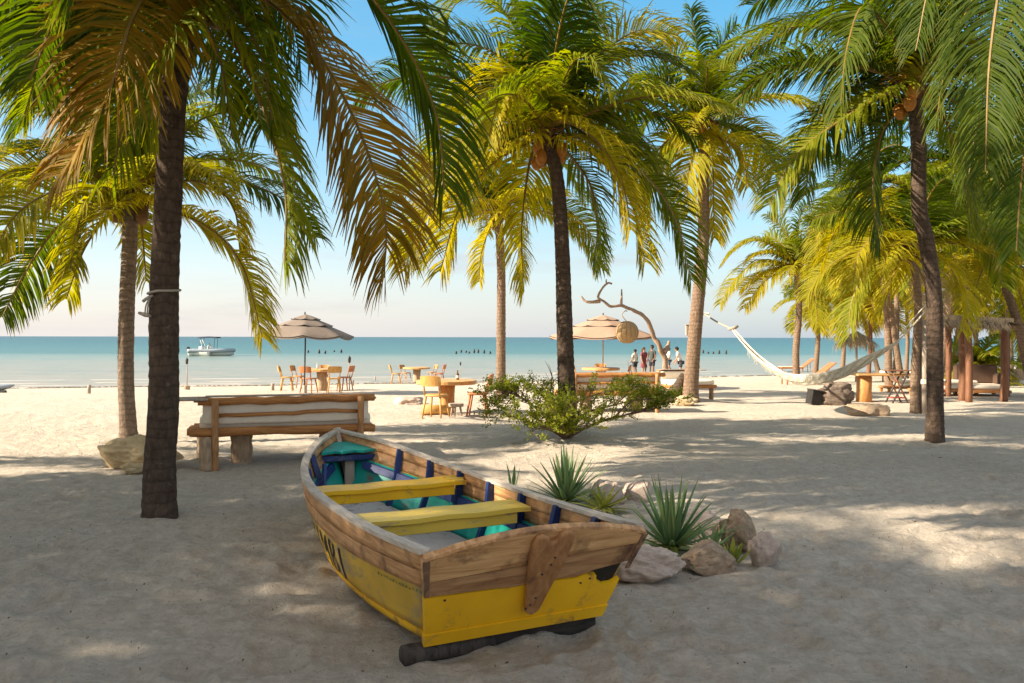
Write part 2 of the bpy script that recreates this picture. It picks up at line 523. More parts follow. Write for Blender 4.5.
def rockmat(name, c1, c2, c3):
    t = NT(name)
    v = t.coord()
    n = t.noise(v, 4, 8, .7); n2 = t.noise(v, 22, 5, .7)
    col = t.ramp(n, [(.3, c1), (.55, c2), (.72, c3)])
    pit = t.ramp(n2, [(.36, (1, 1, 1)), (.46, (0, 0, 0))])
    col = t.mix(t.math('MULTIPLY', pit, .25), col, tuple(x * .45 for x in c1))
    t.bump(t.math('ADD', n, t.math('MULTIPLY', n2, .8)), .7, .03)
    return t.fin(col, .95, .12)
ROCK = rockmat('pinkish_limestone', (.42, .32, .27), (.60, .475, .40), (.72, .62, .54))
ROCKB = rockmat('brown_coral_rock', (.24, .165, .11), (.46, .335, .235), (.62, .48, .36))
ROCKY = rockmat('yellow_limestone', (.44, .32, .17), (.62, .48, .29), (.72, .60, .42))
ROCKD = rockmat('dark_rock', (.09, .07, .06), (.20, .155, .125), (.36, .28, .22))
AGAVE = leafmat('yucca_leaf', [(.085, .145, .07), (.16, .235, .105), (.27, .33, .13)], (.22, .17, .05), .18, rough=.4)
AGAVEY = leafmat('yucca_low_leaf', [(.12, .15, .03), (.20, .22, .045), (.30, .28, .06)], (.3, .2, .06), .25)
BUSHL = leafmat('bush_leaf', [(.07, .10, .012), (.16, .19, .02), (.30, .28, .03)], (.2, .2, .03), .3, rough=.4)
TWIG = plain('bush_twig', (.16, .105, .07), .9, .3, 20, .3)
DRIFT = wood('driftwood', (.24, .155, .105), (.44, .32, .23), (9, 9, 1.5), 3, .85, .5)
THATCH = wood('thatch_straw', (.24, .17, .10), (.46, .36, .24), (14, 14, 2), 3, .95, .6)
WICK = plain('woven_lamp', (.40, .27, .14), .9, .3, 40, .6)
# ------------------------------------------------------------------ sand and sea
def UND(x, y):
    nn = noise.noise
    return .035 * nn((x * .45, y * .6, 1.3)) + .018 * nn((x * 1.5, y * 2.2, 4.1))
def build_sand():
    rows = list(np.linspace(-30, 1.2, 14)) + list(np.geomspace(1.5, 17, 300)) + list(np.geomspace(17.1, 60, 90)) + [70, 90, 120]
    ts = np.concatenate([np.linspace(-9, -.95, 26)[:-1], np.linspace(-.95, .95, 360), np.linspace(.95, 9, 26)[1:]])
    rr = random.Random(3)
    feet = []
    for i in range(1500):
        y = rr.uniform(1.8, 17) ** 1.0; x = rr.uniform(-.8, .8) * y * 1.1
        feet.append((x, y, rr.uniform(0, PI), rr.uniform(.07, .15), rr.uniform(.009, .028)))
    cell = {}
    for f in feet:
        for a in (-1, 0, 1):
            for b in (-1, 0, 1):
                cell.setdefault((int(math.floor(f[0] / .5)) + a, int(math.floor(f[1] / .5)) + b), []).append(f)
    v = []
    nf = noise.fractal; nn = noise.noise
    for y in rows:
        ye = max(y, 3.0)
        for t in ts:
            x = t * ye
            z = terr0(x, y)
            if 0 < y < 60 and abs(t) < 1.0:
                a = 1.0 if y < 24 else max(0, 1 - (y - 24) / 10)
                z += a * (UND(x, y) + .011 * nn((x * 5, y * 6, 7.7)))
                if y < 17:
                    q_ = math.hypot(x + 2.6, y - 2.2); z += .006 * math.sin(q_ * 46 + 3 * nn((x, y, 0))) * max(0, nn((x * .9 + 5, y * .9, 8.8))) * 1.6
                    z += .012 * nf((x * 9, y * 11, 2.2), 1.0, 2.0, 2)
                    for fx, fy, fa, r, d in cell.get((int(math.floor(x / .5)), int(math.floor(y / .5))), ()):
                        dx, dy = x - fx, y - fy
                        u = (dx * math.cos(fa) + dy * math.sin(fa)) / (r * 1.8); w_ = (-dx * math.sin(fa) + dy * math.cos(fa)) / (r * .9)
                        q = u * u + w_ * w_
                        if q < 4: z += d * (-math.exp(-q * 1.5) + .55 * math.exp(-(q - 1.7) ** 2 * 2.5))
            v.append((x, y, z))
    C = len(ts)
    f = [(i * C + j, i * C + j + 1, (i + 1) * C + j + 1, (i + 1) * C + j) for i in range(len(rows) - 1) for j in range(C - 1)]
    m = MB(); m.v = v; m.f = f; m.m = [0] * len(f)
    o = m.build('sand', SAND, smooth=True, fix=False)
    tag(o, 'pale beach sand with footprints, sloping to the sea', None, None, 'structure')
build_sand()
m = MB()
m.add([(-9000, 26, SEA), (9000, 26, SEA), (9000, 9000, SEA), (-9000, 9000, SEA)], [(0, 1, 2, 3)])
tag(m.build('sea', WATER), 'shallow turquoise sea', None, None, 'structure')
# thin line of seaweed washed up along the water's edge at the left
m = MB(); rr = random.Random(5)
for i in range(420):
    x = rr.uniform(-24, 22); y = shore(x) - .75 + rr.gauss(0, .10) + .35 * math.sin(x * .7)
    z = terr0(x, y); r = rr.uniform(.03, .12)
    k = 5
    vs = [(x + r * 2.2 * math.cos(a * 2 * PI / k) * rr.uniform(.6, 1.2), y + r * math.sin(a * 2 * PI / k), z + .004) for a in range(k)] + [(x, y, z + .05)]
    m.add(vs, [(a, (a + 1) % k, k) for a in range(k)])
tag(m.build('seaweed', plain('seaweed', (.13, .10, .07), .95)), 'thin line of dark seaweed washed up along the waterline', None, None, 'stuff')

m = MB(); rr = random.Random(15)
for off, wv_ in ((.35, .10), (1.6, .07), (3.4, .05), (6.0, .05)):
    x = -34
    while x < 40:
        l = rr.uniform(1.5, 6)
        n = 14; row = []
        for i in range(n + 1):
            t = i / n; xx_ = x + l * t
            y = shore(xx_) + off + .25 * noise.noise((xx_ * .35, off, 0)) + .06 * noise.noise((xx_ * 1.7, off, 3))
            w_ = wv_ * math.sin(PI * t) ** .6 * rr.uniform(.5, 1.2) + .005
            row.append([(xx_, y - w_, SEA + .008), (xx_, y, SEA + .02), (xx_, y + w_, SEA + .008)])
        m.grid(row); x += l + rr.uniform(.3, 4)
tag(m.build('foam', plain('sea_foam', (.62, .60, .56), .9, .1, 8, .3), fix=False), 'thin broken lines of foam on the shallow water', None, None, 'stuff')
# ------------------------------------------------------------------ coconut palms
def frond(parent, pts, cls, rng, n=80, ll=0.92, wd=0.055, hang=1.45, segs=3, rr=.03, keep=.97, name='frond', rk=1.0):
    """one pinnate leaf along pts (world relative to the palm's base)"""
    N = 26
    cur, L = even(spline(pts, N))
    vs = []; fs = []; mi = []; tint = []
    # rachis
    mb = MB()
    mb.tube(cur, [rr * (1 - .85 * i / (N - 1)) + .003 for i in range(N)], 5, 1)
    tint = [(.5, 0, 0, 1)] * len(mb.v)
    V = mb.v; Fc = mb.f; M_ = mb.m
    up = Vector((0, 0, 1))
    roll0 = rng.uniform(-.35, .35); roll1 = rk * rng.choice((-1, 1)) * rng.uniform(.40, 1.05)
    gaps = [(rng.choice((-1, 1)), g_, g_ + rng.uniform(.02, .06)) for g_ in [rng.uniform(.2, .95) for _ in range(rng.randint(0, 3))]]
    fade = rng.random() * .5
    side_prev = None
    frames = []
    for i in range(N):
        t = (cur[min(i + 1, N - 1)] - cur[max(i - 1, 0)]).normalized()
        s = t.cross(up)
        if s.length < .15 and side_prev is not None: s = side_prev - t * side_prev.dot(t)
        s.normalize()
        if side_prev is not None and s.dot(side_prev) < 0: s = -s
        side_prev = s
        frames.append((t, s))
    for i in range(n):
        s = .10 + .90 * (i + rng.uniform(-.2, .2)) / n
        s = min(.999, max(.08, s))
        k = min(int(s * (N - 1)), N - 2); fr = s * (N - 1) - k
        p0 = cur[k].lerp(cur[k + 1], fr)
        t, sd = frames[k]
        nrm = sd.cross(t)
        roll = roll0 + roll1 * s; cr, srr = math.cos(roll), math.sin(roll)
        sd, nrm = sd * cr + nrm * srr, nrm * cr - sd * srr
        prof = min(1, .55 + s * 2.0) * (1 - max(0, s - .55) ** 1.5 * 2.0)
        prof = max(.28, prof)
        al = math.radians(70 - 30 * s)
        for sg in (-1, 1):
            if rng.random() > keep or any(g_[0] == sg and g_[1] < s < g_[2] for g_ in gaps): continue
            l = ll * prof * rng.uniform(.82, 1.1)
            a2 = al + rng.uniform(-.10, .10)
            d = (sd * sg * math.sin(a2) + t * math.cos(a2) + nrm * (.28 + rng.uniform(-.12, .12))).normalized()
            hg = hang * rng.uniform(.7, 1.3)
            b = len(V); p = p0.copy()
            tr = rng.random() * .55 + fade * .9
            tw = rng.uniform(-.5, .5)
            w_ = wd * rng.uniform(.75, 1.15) * (1 - .40 * s)
            for q in range(segs + 1):
                f = q / segs
                wv = (t - d * t.dot(d))
                if wv.length < .05: wv = nrm
                wv = wv.normalized()
                wv = wv * math.cos(tw) + d.cross(wv) * math.sin(tw)
                hw = w_ * .5 * ((.6, 1, .8, .12) if segs == 3 else (.7, 1, .12))[q]
                V.append(tuple(p + wv * hw)); V.append(tuple(p - wv * hw))
                c = (min(1, tr), f * (.72 + .28 * s) + rng.uniform(-.05, .05), 0, 1)
                tint.append(c); tint.append(c)
                if q < segs:
                    p = p + d * (l / segs)
                    d = (d + Vector((rng.uniform(-.08, .08), rng.uniform(-.08, .08), -hg / segs))).normalized()
            for q in range(segs):
                Fc.append((b + 2 * q, b + 2 * q + 1, b + 2 * q + 3, b + 2 * q + 2)); M_.append(0)
    mb.t = tint
    return mb.build(name, [LEAF[cls], RACH], parent, fix=False)

def arc(c, azd, el0, L, droop, rng, n=7, bend=0):
    """control points of a drooping frond leaving c"""
    pts = [c.copy()]; p = c.copy(); azr = math.radians(azd)
    for i in range(n):
        s = (i + .5) / n
        e = math.radians(el0 - droop * s ** 1.35)
        a = azr + math.radians(bend) * s
        p = p + Vector((math.cos(a) * math.cos(e), math.sin(a) * math.cos(e), math.sin(e))) * (L / n)
        pts.append(p.copy())
    return pts

def trunk_mesh(parent, pts, r0, r1, mat, rng, flare=.35, n=14, ring=.11):
    P0 = even(spline(pts, 90))
    L = P0[1]; K = max(40, int(L / (ring / 3)))
    cur, _ = even(spline(pts, K))
    rad = []
    for i in range(K):
        s = i / (K - 1); h = s * L
        r = r0 + (r1 - r0) * s ** .8 + flare * r0 * math.exp(-h / .28)
        ph = (h / ring + .3 * math.sin(h * 3)) % 1
        r *= 1 + .03 * (.5 - ph) + .03 * noise.noise((h * 2.3, r0 * 9, 3))
        rad.append(r)
    return MB().tube(cur, rad, n, jit=.028, rng=rng).build('trunk', mat, parent, smooth=True)

def palm(label, base, trunk, r0, r1, mat, fr=(), auto=0, L=3.2, ll=.92, n=80, wd=0.055, seed=1, group='coconut palms on the beach', segs=3,
         cls=('green', 'lime', 'gold', 'gold'), nuts=0, orange=False, amin=-30, amax=85, azs=None, hang=1.45, flare=.5, dry=0, trunk_n=14, rk=1.0):
    """base: world point; trunk: world points from base up; fr: [(class, [world points])]"""
    rng = random.Random(seed)
    o = thing('coconut_palm', label, 'palm tree', base, 0, group)
    B = Vector(base)
    tp = [Vector(p) - B for p in trunk]
    tp[0] = tp[0] - Vector((0, 0, .25))
    if trunk_n: trunk_mesh(o, tp, r0, r1, mat, rng, flare, trunk_n)
    top = tp[-1]
    # fibrous crown heart: sheaths of old leaf bases
    h = MB()
    for i in range(16):
        a = i * 2.4; e = math.radians(35 + 40 * (i / 16)); r = r1 * .7
        s = top + Vector((math.cos(a) * r, math.sin(a) * r, -.22 + .02 * i))
        d = Vector((math.cos(a) * math.cos(e), math.sin(a) * math.cos(e), math.sin(e)))
        h.tube([s, s + d * .2, s + d * .42 + Vector((0, 0, .03))], [r1 * .42, r1 * .36, r1 * .16], 6, flat=.5, rng=rng)
    h.build('crown_heart', FIBER, o, smooth=True)
    c = top + Vector((0, 0, .05))
    for item in fr:
        k, pts = item[0], item[1]
        pts = [c + Vector((0, 0, rng.uniform(-.05, .1)))] + [Vector(p) - B for p in pts]
        Lf = sum((b - a).length for a, b in zip(pts, pts[1:]))
        frond(o, pts, k, rng, max(30, int(n * min(1.2, Lf / L))), ll * min(1.1, .55 + .45 * Lf / L), wd, hang, segs, rr=.026, rk=rk)
    for i in range(auto):
        a = (i + .5) / auto
        el = amax + (amin - amax) * a ** .85 + rng.uniform(-8, 8)
        azd = (azs[i % len(azs)] if azs else i * 137.5) + rng.uniform(-14, 14)
        k = cls[min(len(cls) - 1, int(a * len(cls)))]
        frond(o, arc(c, azd, el, L * rng.uniform(.78, 1.05), rng.uniform(60, 105) * (1 - .25 * a), rng, bend=rng.uniform(-18, 18)), k, rng, n, ll, wd, hang, segs, rk=rk)
    for i in range(dry):
        frond(o, arc(c - Vector((0, 0, .2)), i * 95 + rng.uniform(0, 60), -50, L * .6, 50, rng), 'dry', rng, n // 2, ll * .7, wd * .8, 1.5, segs)
    for i in range(nuts):
        a = i * 2.1 + rng.uniform(-.3, .3); r = r1 + .12
        p = top + Vector((math.cos(a) * r, math.sin(a) * r, -.18 + rng.uniform(-.16, .1)))
        nb = MB()
        nb.lathe([(.004, -.13), (.05, -.12), (.085, -.06), (.095, 0), (.08, .07), (.045, .115), (.004, .13)], 9, 0, Matrix.Translation(p) @ Matrix.Rotation(rng.uniform(-.5, .5), 4, 'X'))
        nb.build('coconut', NUT if orange else HUSK, o, smooth=True)
    if orange:
        st = MB()
        for j in range(46):
            a = rng.uniform(PI * .75, PI * 1.75); e = rng.uniform(.1, 1.2)
            d = Vector((math.cos(a) * math.cos(e), math.sin(a) * math.cos(e), math.sin(e)))
            s = top + Vector((0, 0, .1))
            l = rng.uniform(.28, .5)
            st.tube([s, s + d * l * .6, s + d * l + Vector((0, 0, -.08))], [.02, .014, .006], 4)
        st.build('flower_stalks', NUT, o)
    return o

def W(pts, Y):
    return [P(a, b, Y + dy) for a, b, dy in [(q if len(q) == 3 else (*q, 0)) for q in pts]]

def gz(px, py):
    g = G(px, py); return g

# --- tall dark palm at the left
Y = 7.15; b = G(160, 515)
palm('tall dark-trunked palm nearest the viewer at the left, rope tied round its trunk', b,
     [b, P(160, 470, Y), P(164, 400, Y), P(164, 300, Y), P(168, 200, Y), P(173, 100, Y), P(184, 20, Y), P(190, -12, Y)], .140, .108, TR_DARK,
     [('lime', W([(222, 22, 0), (258, 95, -.2), (284, 185, -.3), (285, 262, -.3)], Y)),
      ('rust', W([(240, -15, .3), (300, 30, .5), (352, 115, .5), (384, 210, .4), (384, 278, .3)], Y)),
      ('green', W([(262, -75, -.3), (340, -35, -.5), (402, 40, -.5), (436, 115, -.5), (444, 190, -.5)], Y)),
      ('rust', W([(160, -22, -.4), (132, 18, -.8), (112, 85, -.9), (86, 140, -.9), (58, 178, -.9)], Y)),
      ('lime', W([(163, 20, .4), (140, 70, .6), (124, 120, .7), (112, 178, .7)], Y)),
      ('green', W([(130, -45, .5), (60, -20, .8), (8, 40, .8), (-25, 120, .8)], Y)),
      ('green', W([(125, -60, -.2), (50, -40, -.4), (-10, 20, -.4), (-45, 105, -.4)], Y)),
      ('green', W([(150, -10, .8), (95, 12, 1.2), (45, 60, 1.3), (18, 130, 1.3)], Y)),
      ('green', W([(140, -60, 1.0), (100, -50, 1.8), (50, 0, 2.2), (20, 80, 2.2)], Y)),
      ('lime', W([(150, 0, .8), (110, 20, 1.4), (80, 70, 1.7), (72, 130, 1.7)], Y)),
      ('lime', W([(203, 18, .6), (222, 70, .9), (232, 140, 1)], Y)),
      ('green', W([(215, 0, .9), (248, 60, 1.5), (262, 130, 1.7)], Y)),
      ('green', W([(165, -60, -1.0), (120, -70, -1.7), (70, -10, -2.0)], Y)),
      ('green', W([(210, -70, -1.0), (250, -90, -1.6), (300, -40, -2.0)], Y)),
      ('lime', W([(178, 20, -.5), (166, 55, -.8), (150, 120, -.9)], Y)),
      ('green', W([(145, -40, .3), (100, -30, .6), (62, 20, .7), (40, 90, .7)], Y)),
      ('green', W([(135, -70, .1), (60, -85, .2), (-10, -40, .2), (-40, 40, .2)], Y)),
      ('lime', W([(158, 0, .6), (118, 45, 1.0), (92, 100, 1.1), (78, 170, 1.1)], Y)),
      ('lime', W([(150, -15, 1.2), (108, -5, 1.8), (62, 40, 2.0), (28, 100, 2.0)], Y)),
      ('lime', W([(208, -10, -.3), (236, 10, -.4), (262, 60, -.5), (272, 120, -.5)], Y)),
      ('green', W([(150, -35, -.5), (105, -35, -.9), (60, 10, -1.1), (30, 80, -1.1)], Y)),
      ('green', W([(155, -5, 1.6), (120, 10, 2.4), (95, 60, 2.7), (82, 120, 2.7)], Y)),
      ('lime', W([(140, -20, .2), (90, -10, .3), (48, 45, .3), (24, 115, .3)], Y)),
      ('green', W([(200, -60, .8), (236, -70, 1.4), (280, -20, 1.8), (300, 60, 1.8)], Y))],
     auto=8, amin=35, L=3.7, ll=1.06, n=150, wd=0.042, seed=11, cls=('green',), nuts=5, flare=.3)

# --- palm behind it
Y = G(130, 441).y; b = G(130, 441)
palm('slim palm rising from behind a yellowish rock, just left of the tall dark trunk', b,
     [b, P(126, 380, Y), P(127, 300, Y), P(130, 230, Y), P(128, 196, Y)], .115, .105, TR_MID,
     [('green', W([(95, 203, -.3), (60, 225, -.4), (27, 270, -.4), (2, 318, -.4)], Y)),
      ('lime', W([(80, 178, .2), (30, 172, .4), (-18, 195, .4), (-45, 240, .4)], Y)),
      ('green', W([(80, 155, .3), (35, 148, .5), (-10, 165, .5), (-40, 205, .5)], Y)),
      ('gold', W([(170, 210, -.2), (214, 232, -.2), (244, 270, -.2), (262, 338, -.2)], Y)),
      ('gold', W([(170, 182, .1), (205, 184, .2), (233, 207, .2), (240, 255, .2)], Y)),
      ('green', W([(180, 175, .3), (240, 182, .5), (288, 203, .5), (316, 238, .5)], Y)),
      ('lime', W([(165, 150, .2), (205, 118, .3), (248, 116, .4), (283, 150, .4)], Y)),
      ('lime', W([(160, 140, .6), (190, 110, 1), (215, 130, 1.2), (230, 180, 1.2)], Y)),
      ('gold', W([(138, 208, .4), (143, 245, .6), (146, 282, .6)], Y)),
      ('lime', W([(110, 152, -.2), (78, 118, -.3), (42, 110, -.3), (12, 140, -.3)], Y)),
      ('lime', W([(130, 140, 0), (138, 92, 0), (155, 60, 0)], Y)),
      ('gold', W([(108, 215, -.8), (84, 250, -1.2), (66, 300, -1.3)], Y)),
      ('gold', W([(100, 215, .5), (62, 235, .9), (35, 262, 1.0), (22, 300, 1.0)], Y)),
      ('gold', W([(112, 190, -.7), (96, 190, -1.2), (78, 225, -1.4), (70, 270, -1.4)], Y))],
     auto=8, amin=0, L=2.7, ll=0.82, n=120, wd=0.042, seed=12, nuts=7)

# --- central palm
Y = 13.0; b = G(566, 432); Y = b.y
palm('central palm with orange flower stalks, growing behind the green shrub', b,
     [b, P(567, 400, Y), P(565, 340, Y), P(562, 250, Y), P(557, 180, Y), P(547, 140, Y)], .155, .10, TR_DARK,
     [('gold', W([(575, 85, .1), (605, 50, .2), (640, 30, .2), (678, 35, .2)], Y)),
      ('green', W([(577, 116, .4), (625, 108, .6), (668, 118, .6), (694, 140, .6)], Y)),
      ('gold', W([(555, 122, -.6), (577, 126, -.9), (605, 150, -1), (624, 190, -1), (630, 230, -1)], Y)),
      ('lime', W([(590, 140, .2), (640, 170, .3), (674, 215, .3), (691, 280, .3)], Y)),
      ('gold', W([(520, 147, -.5), (490, 165, -.7), (460, 205, -.8), (440, 272, -.8)], Y)),
      ('gold', W([(505, 150, -.2), (465, 175, -.2), (425, 215, -.2), (404, 272, -.2)], Y)),
      ('lime', W([(510, 112, .1), (475, 108, .2), (440, 125, .2), (424, 175, .2)], Y)),
      ('gold', W([(525, 90, -.2), (500, 70, -.4), (470, 80, -.5), (446, 118, -.5)], Y)),
      ('lime', W([(520, 75, .3), (475, 45, .5), (432, 50, .6), (416, 75, .6)], Y)),
      ('lime', W([(525, 50, .2), (495, 5, .3), (460, 0, .4), (437, 35, .4)], Y)),
      ('green', W([(548, 70, 0), (553, 0, 0), (556, -60, 0)], Y)),
      ('green', W([(565, 60, .2), (590, 0, .3), (618, -25, .4), (650, -15, .4)], Y)),
      ('green', W([(568, 75, -.2), (592, 30, -.3), (606, 12, -.3)], Y)),
      ('gold', W([(515, 120, -.4), (485, 120, -.7), (455, 150, -.8), (435, 205, -.8)], Y)),
      ('gold', W([(570, 140, -.3), (605, 165, -.5), (632, 205, -.6), (645, 262, -.6)], Y)),
      ('green', W([(535, 70, .3), (515, 10, .4), (500, -40, .5)], Y)),
      ('gold', W([(533, 150, .5), (525, 190, .7), (521, 240, .7), (524, 292, .7)], Y)),
      ('lime', W([(565, 150, .5), (590, 185, .7), (597, 230, .7), (593, 265, .7)], Y)),
      ('lime', W([(575, 115, .6), (620, 130, 1), (655, 170, 1.1), (668, 220, 1.1)], Y)),
      ('gold', W([(540, 100, -.7), (520, 80, -1.2), (500, 95, -1.5), (488, 140, -1.6)], Y)),
      ('gold', W([(510, 135, .6), (475, 140, .9), (450, 170, 1), (440, 215, 1)], Y)),
      ('lime', W([(560, 90, -.6), (575, 60, -1), (596, 62, -1.2), (612, 95, -1.2)], Y))],
     auto=10, amin=-5, L=3.4, ll=0.95, n=125, wd=0.042, seed=13, nuts=6, orange=True, cls=('green', 'lime'))

# --- palm behind the centre
Y = G(501, 399).y; b = G(501, 399)
palm('palm behind the shrub, its paler trunk just left of the central palm', b,
     [b, P(501, 340, Y), P(501, 270, Y), P(498, 212, Y)], .135, .11, TR_TAN,
     [('gold', W([(480, 190), (445, 195), (412, 220), (398, 262)], Y)),
      ('lime', W([(478, 205), (445, 228), (418, 270)], Y)),
      ('lime', W([(520, 195), (555, 202), (588, 230), (600, 268)], Y)),
      ('gold', W([(485, 175), (462, 158), (428, 165), (400, 188)], Y)),
      ('gold', W([(495, 215, -.5), (482, 250, -.7), (479, 282, -.7)], Y)),
      ('gold', W([(505, 215, .5), (518, 240, .7), (524, 278, .7)], Y)),
      ('lime', W([(512, 170), (535, 155), (565, 165), (585, 200)], Y))],
     auto=10, amin=-10, L=2.9, ll=0.92, n=92, wd=0.052, seed=14, nuts=3)

# --- hammock palm
b = G(690, 401); Y = b.y
palm('leaning tan palm that holds the seaward end of the hammock', b,
     [b, P(692, 370, Y), P(697, 310, Y), P(703, 240, Y), P(703, 170, Y), P(703, 122, Y)], .19, .12, TR_TAN,
     [('lime', W([(725, 126), (750, 138), (770, 156), (781, 178)], Y)),
      ('green', W([(712, 82), (722, 45), (736, 24)], Y)), ('green', W([(720, 92), (735, 60), (748, 48)], Y)),
      ('green', W([(700, 72), (695, 35), (690, 8)], Y)), ('lime', W([(690, 84), (670, 50), (656, 36)], Y)),
      ('green', W([(685, 102), (660, 84), (641, 98), (630, 130)], Y)), ('lime', W([(680, 120), (655, 117), (636, 137), (627, 165)], Y)),
      ('lime', W([(690, 140), (667, 160), (652, 195), (650, 226)], Y)), ('gold', W([(712, 150), (713, 190), (714, 238)], Y)),
      ('gold', W([(720, 138, -.4), (740, 150, -.6), (748, 186, -.6)], Y)), ('gold', W([(695, 150, -.4), (687, 180, -.5), (689, 212, -.5)], Y))],
     auto=10, amin=-15, L=2.6, ll=0.95, n=90, wd=0.055, seed=15, nuts=5, orange=True)
# --- right palm
b = G(935, 440); Y = b.y
palm('dark bent palm at the right that holds the near end of the hammock', b,
     [b, P(935, 380, Y), P(934, 300, Y), P(927, 245, Y), P(919, 205, Y), P(918, 140, Y), P(913, 88, Y)], .122, .105, TR_DARK,
     [('lime', W([(880, 60, .2), (830, 28, .4), (775, 30, .5), (724, 56, .5)], Y)),
      ('green', W([(885, 72, 0), (820, 62, .1), (765, 75, .1), (720, 115, .1)], Y)),
      ('lime', W([(890, 90, -.2), (840, 120, -.3), (795, 155, -.3), (769, 205, -.3)], Y)),
      ('green', W([(895, 40, -.6), (864, 5, -1), (847, 45, -1.3), (840, 105, -1.3)], Y)),
      ('gold', W([(925, 70, -.5), (950, 40, -.7), (975, 37, -.8), (992, 50, -.8)], Y)),
      ('green', W([(905, 105, .6), (882, 130, .8), (872, 190, .9), (880, 245, .9)], Y)),
      ('green', W([(935, 90, .2), (975, 115, .3), (1000, 165, .3), (1011, 235, .3)], Y)),
      ('lime', W([(930, 100, .5), (950, 130, .7), (965, 180, .7), (968, 230, .7)], Y)),
      ('green', W([(905, 30, 0), (890, -40, 0), (870, -80, 0)], Y)), ('green', W([(920, 20, .1), (930, -50, .1), (945, -90, .1)], Y)),
      ('green', W([(930, 40, -.3), (965, -15, -.5), (1000, -30, -.5), (1040, 0, -.5)], Y)),
      ('green', W([(895, 50, .4), (860, -10, .8), (800, -25, .9), (752, 5, .9)], Y)),
      ('lime', W([(888, 85, .6), (850, 100, 1.2), (815, 140, 1.4), (805, 195, 1.4)], Y)),
      ('green', W([(940, 60, .7), (985, 60, 1.2), (1025, 95, 1.3)], Y))],
     auto=7, amin=5, L=3.1, ll=0.98, n=125, wd=0.042, seed=16, nuts=6, orange=True, cls=('green',))
# --- palm whose crown hangs in from the upper right corner
Y = 9.0; c = P(1085, -30, Y)
b = Vector((6.9, 9.4, terr0(6.9, 9.4)))
palm('dark palm beyond the right edge, its fronds hanging in at the upper right corner', b,
     [b, b + Vector((0, 0, 2)), (c + b) / 2 + Vector((.1, 0, 1.2)), c], .14, .11, TR_DARK,
     [('green', W([(1050, -60, -.2), (1010, -50, -.3), (990, 50, -.4), (985, 170, -.4)], Y)),
      ('green', W([(1050, -20, 0), (1012, 20, .1), (982, 100, .1), (966, 190, .1)], Y)),
      ('green', W([(1040, -70, .3), (985, -80, .5), (935, -30, .6), (915, 50, .6)], Y)),
      ('green', W([(1062, 10, -.2), (1036, 80, -.3), (1022, 170, -.4), (1016, 250, -.4)], Y)),
      ('green', W([(1030, -40, .6), (985, -20, 1), (950, 50, 1.1), (935, 125, 1.1)], Y)),
      ('green', W([(1040, -90, .6), (980, -100, 1), (900, -70, 1.2), (840, -10, 1.2)], Y)),
      ('green', W([(1055, -10, .8), (1030, 30, 1.5), (1010, 100, 1.7), (1000, 190, 1.7)], Y))],
     auto=4, amin=10, L=3.3, ll=.80, n=120, wd=0.031, rk=.35, seed=17, azs=[0, 45, 90, -45, -90, 20, 70], cls=('green',))
# --- smaller palms at the right
b = G(797, 383); Y = b.y
palm('small yellow-green palm standing clear at the left of the right-hand grove', b, [b, P(796, 350, Y), P(799, 310, Y), P(796, 268, Y)], .145, .11, TR_TAN,
     [('gold', W([(780, 250), (757, 240), (737, 248), (724, 262)], Y)), ('gold', W([(778, 262), (752, 264), (730, 285), (720, 304)], Y)),
      ('gold', W([(782, 270), (760, 285), (745, 308)], Y)), ('lime', W([(790, 242), (780, 225), (767, 214)], Y)), ('green', W([(798, 238), (800, 218), (806, 203)], Y)),
      ('gold', W([(815, 240), (840, 226), (862, 230), (878, 250)], Y)), ('gold', W([(812, 262), (835, 268), (850, 290), (856, 318)], Y)),
      ('gold', W([(805, 275, -.5), (815, 300, -.7), (818, 326, -.7)], Y))],
     auto=10, amin=-10, L=2.6, ll=0.92, n=76, wd=0.060, seed=18, nuts=5, orange=True, cls=('lime', 'gold', 'gold'))
b = G(915, 412); Y = b.y
palm('tan-trunked palm directly behind the dark bent palm at the right', b, [b, P(915, 370, Y), P(918, 300, Y), P(910, 248, Y)], .088, .075, TR_TAN,
     [('gold', W([(890, 228), (862, 215), (838, 226), (822, 262)], Y)), ('lime', W([(893, 250), (870, 264), (852, 300), (849, 336)], Y)),
      ('gold', W([(900, 258, -.5), (890, 284, -.7), (880, 314, -.7)], Y)), ('lime', W([(930, 235), (960, 226), (990, 246), (1003, 286)], Y)),
      ('gold', W([(925, 250), (950, 266), (964, 298), (962, 330)], Y)), ('gold', W([(898, 240, -.6), (875, 236, -1), (858, 255, -1.2), (852, 290, -1.2)], Y))],
     auto=10, amin=-5, L=2.8, ll=0.92, n=96, wd=0.049, seed=19, nuts=3, cls=('green', 'lime', 'gold'), dry=1)
def far_palm(label, basepx, crownpx, seed, auto=18, L=2.8, r=.14, cl=('green', 'lime', 'gold', 'gold'), mat=TR_TAN, dry=0, **kw):
    b = G(*basepx); c = P(*crownpx, b.y)
    mid = (b + c) / 2 + Vector((.12, 0, 0))
    return palm(label, b, [b, mid, c], r, r * .75, mat, auto=auto, amin=-38, L=L, ll=0.98, n=74, wd=0.062, seed=seed, cls=cl, segs=2, dry=dry, **kw)
far_palm('palm with a reddish trunk behind the stump table', (868, 378), (868, 292), 21, dry=3, r=.10, mat=W_REDP, L=2.6)
far_palm('leaning thin palm behind the folding tray stand', (889, 386), (878, 245), 22, r=.13)
far_palm('short palm behind the reclining lounge chairs', (815, 373), (817, 300), 23, r=.16, L=2.8)
far_palm('palm with gold fronds spilling over the thatched pergola', (1036, 396), (992, 252), 24, L=3.2, cl=('green', 'lime', 'gold'), auto=22)
far_palm('tall palm filling the upper part of the grove behind the bent palm', (936, 388), (960, 165), 25, L=3.6, r=.17, auto=22, cl=('green', 'green', 'lime', 'gold'))
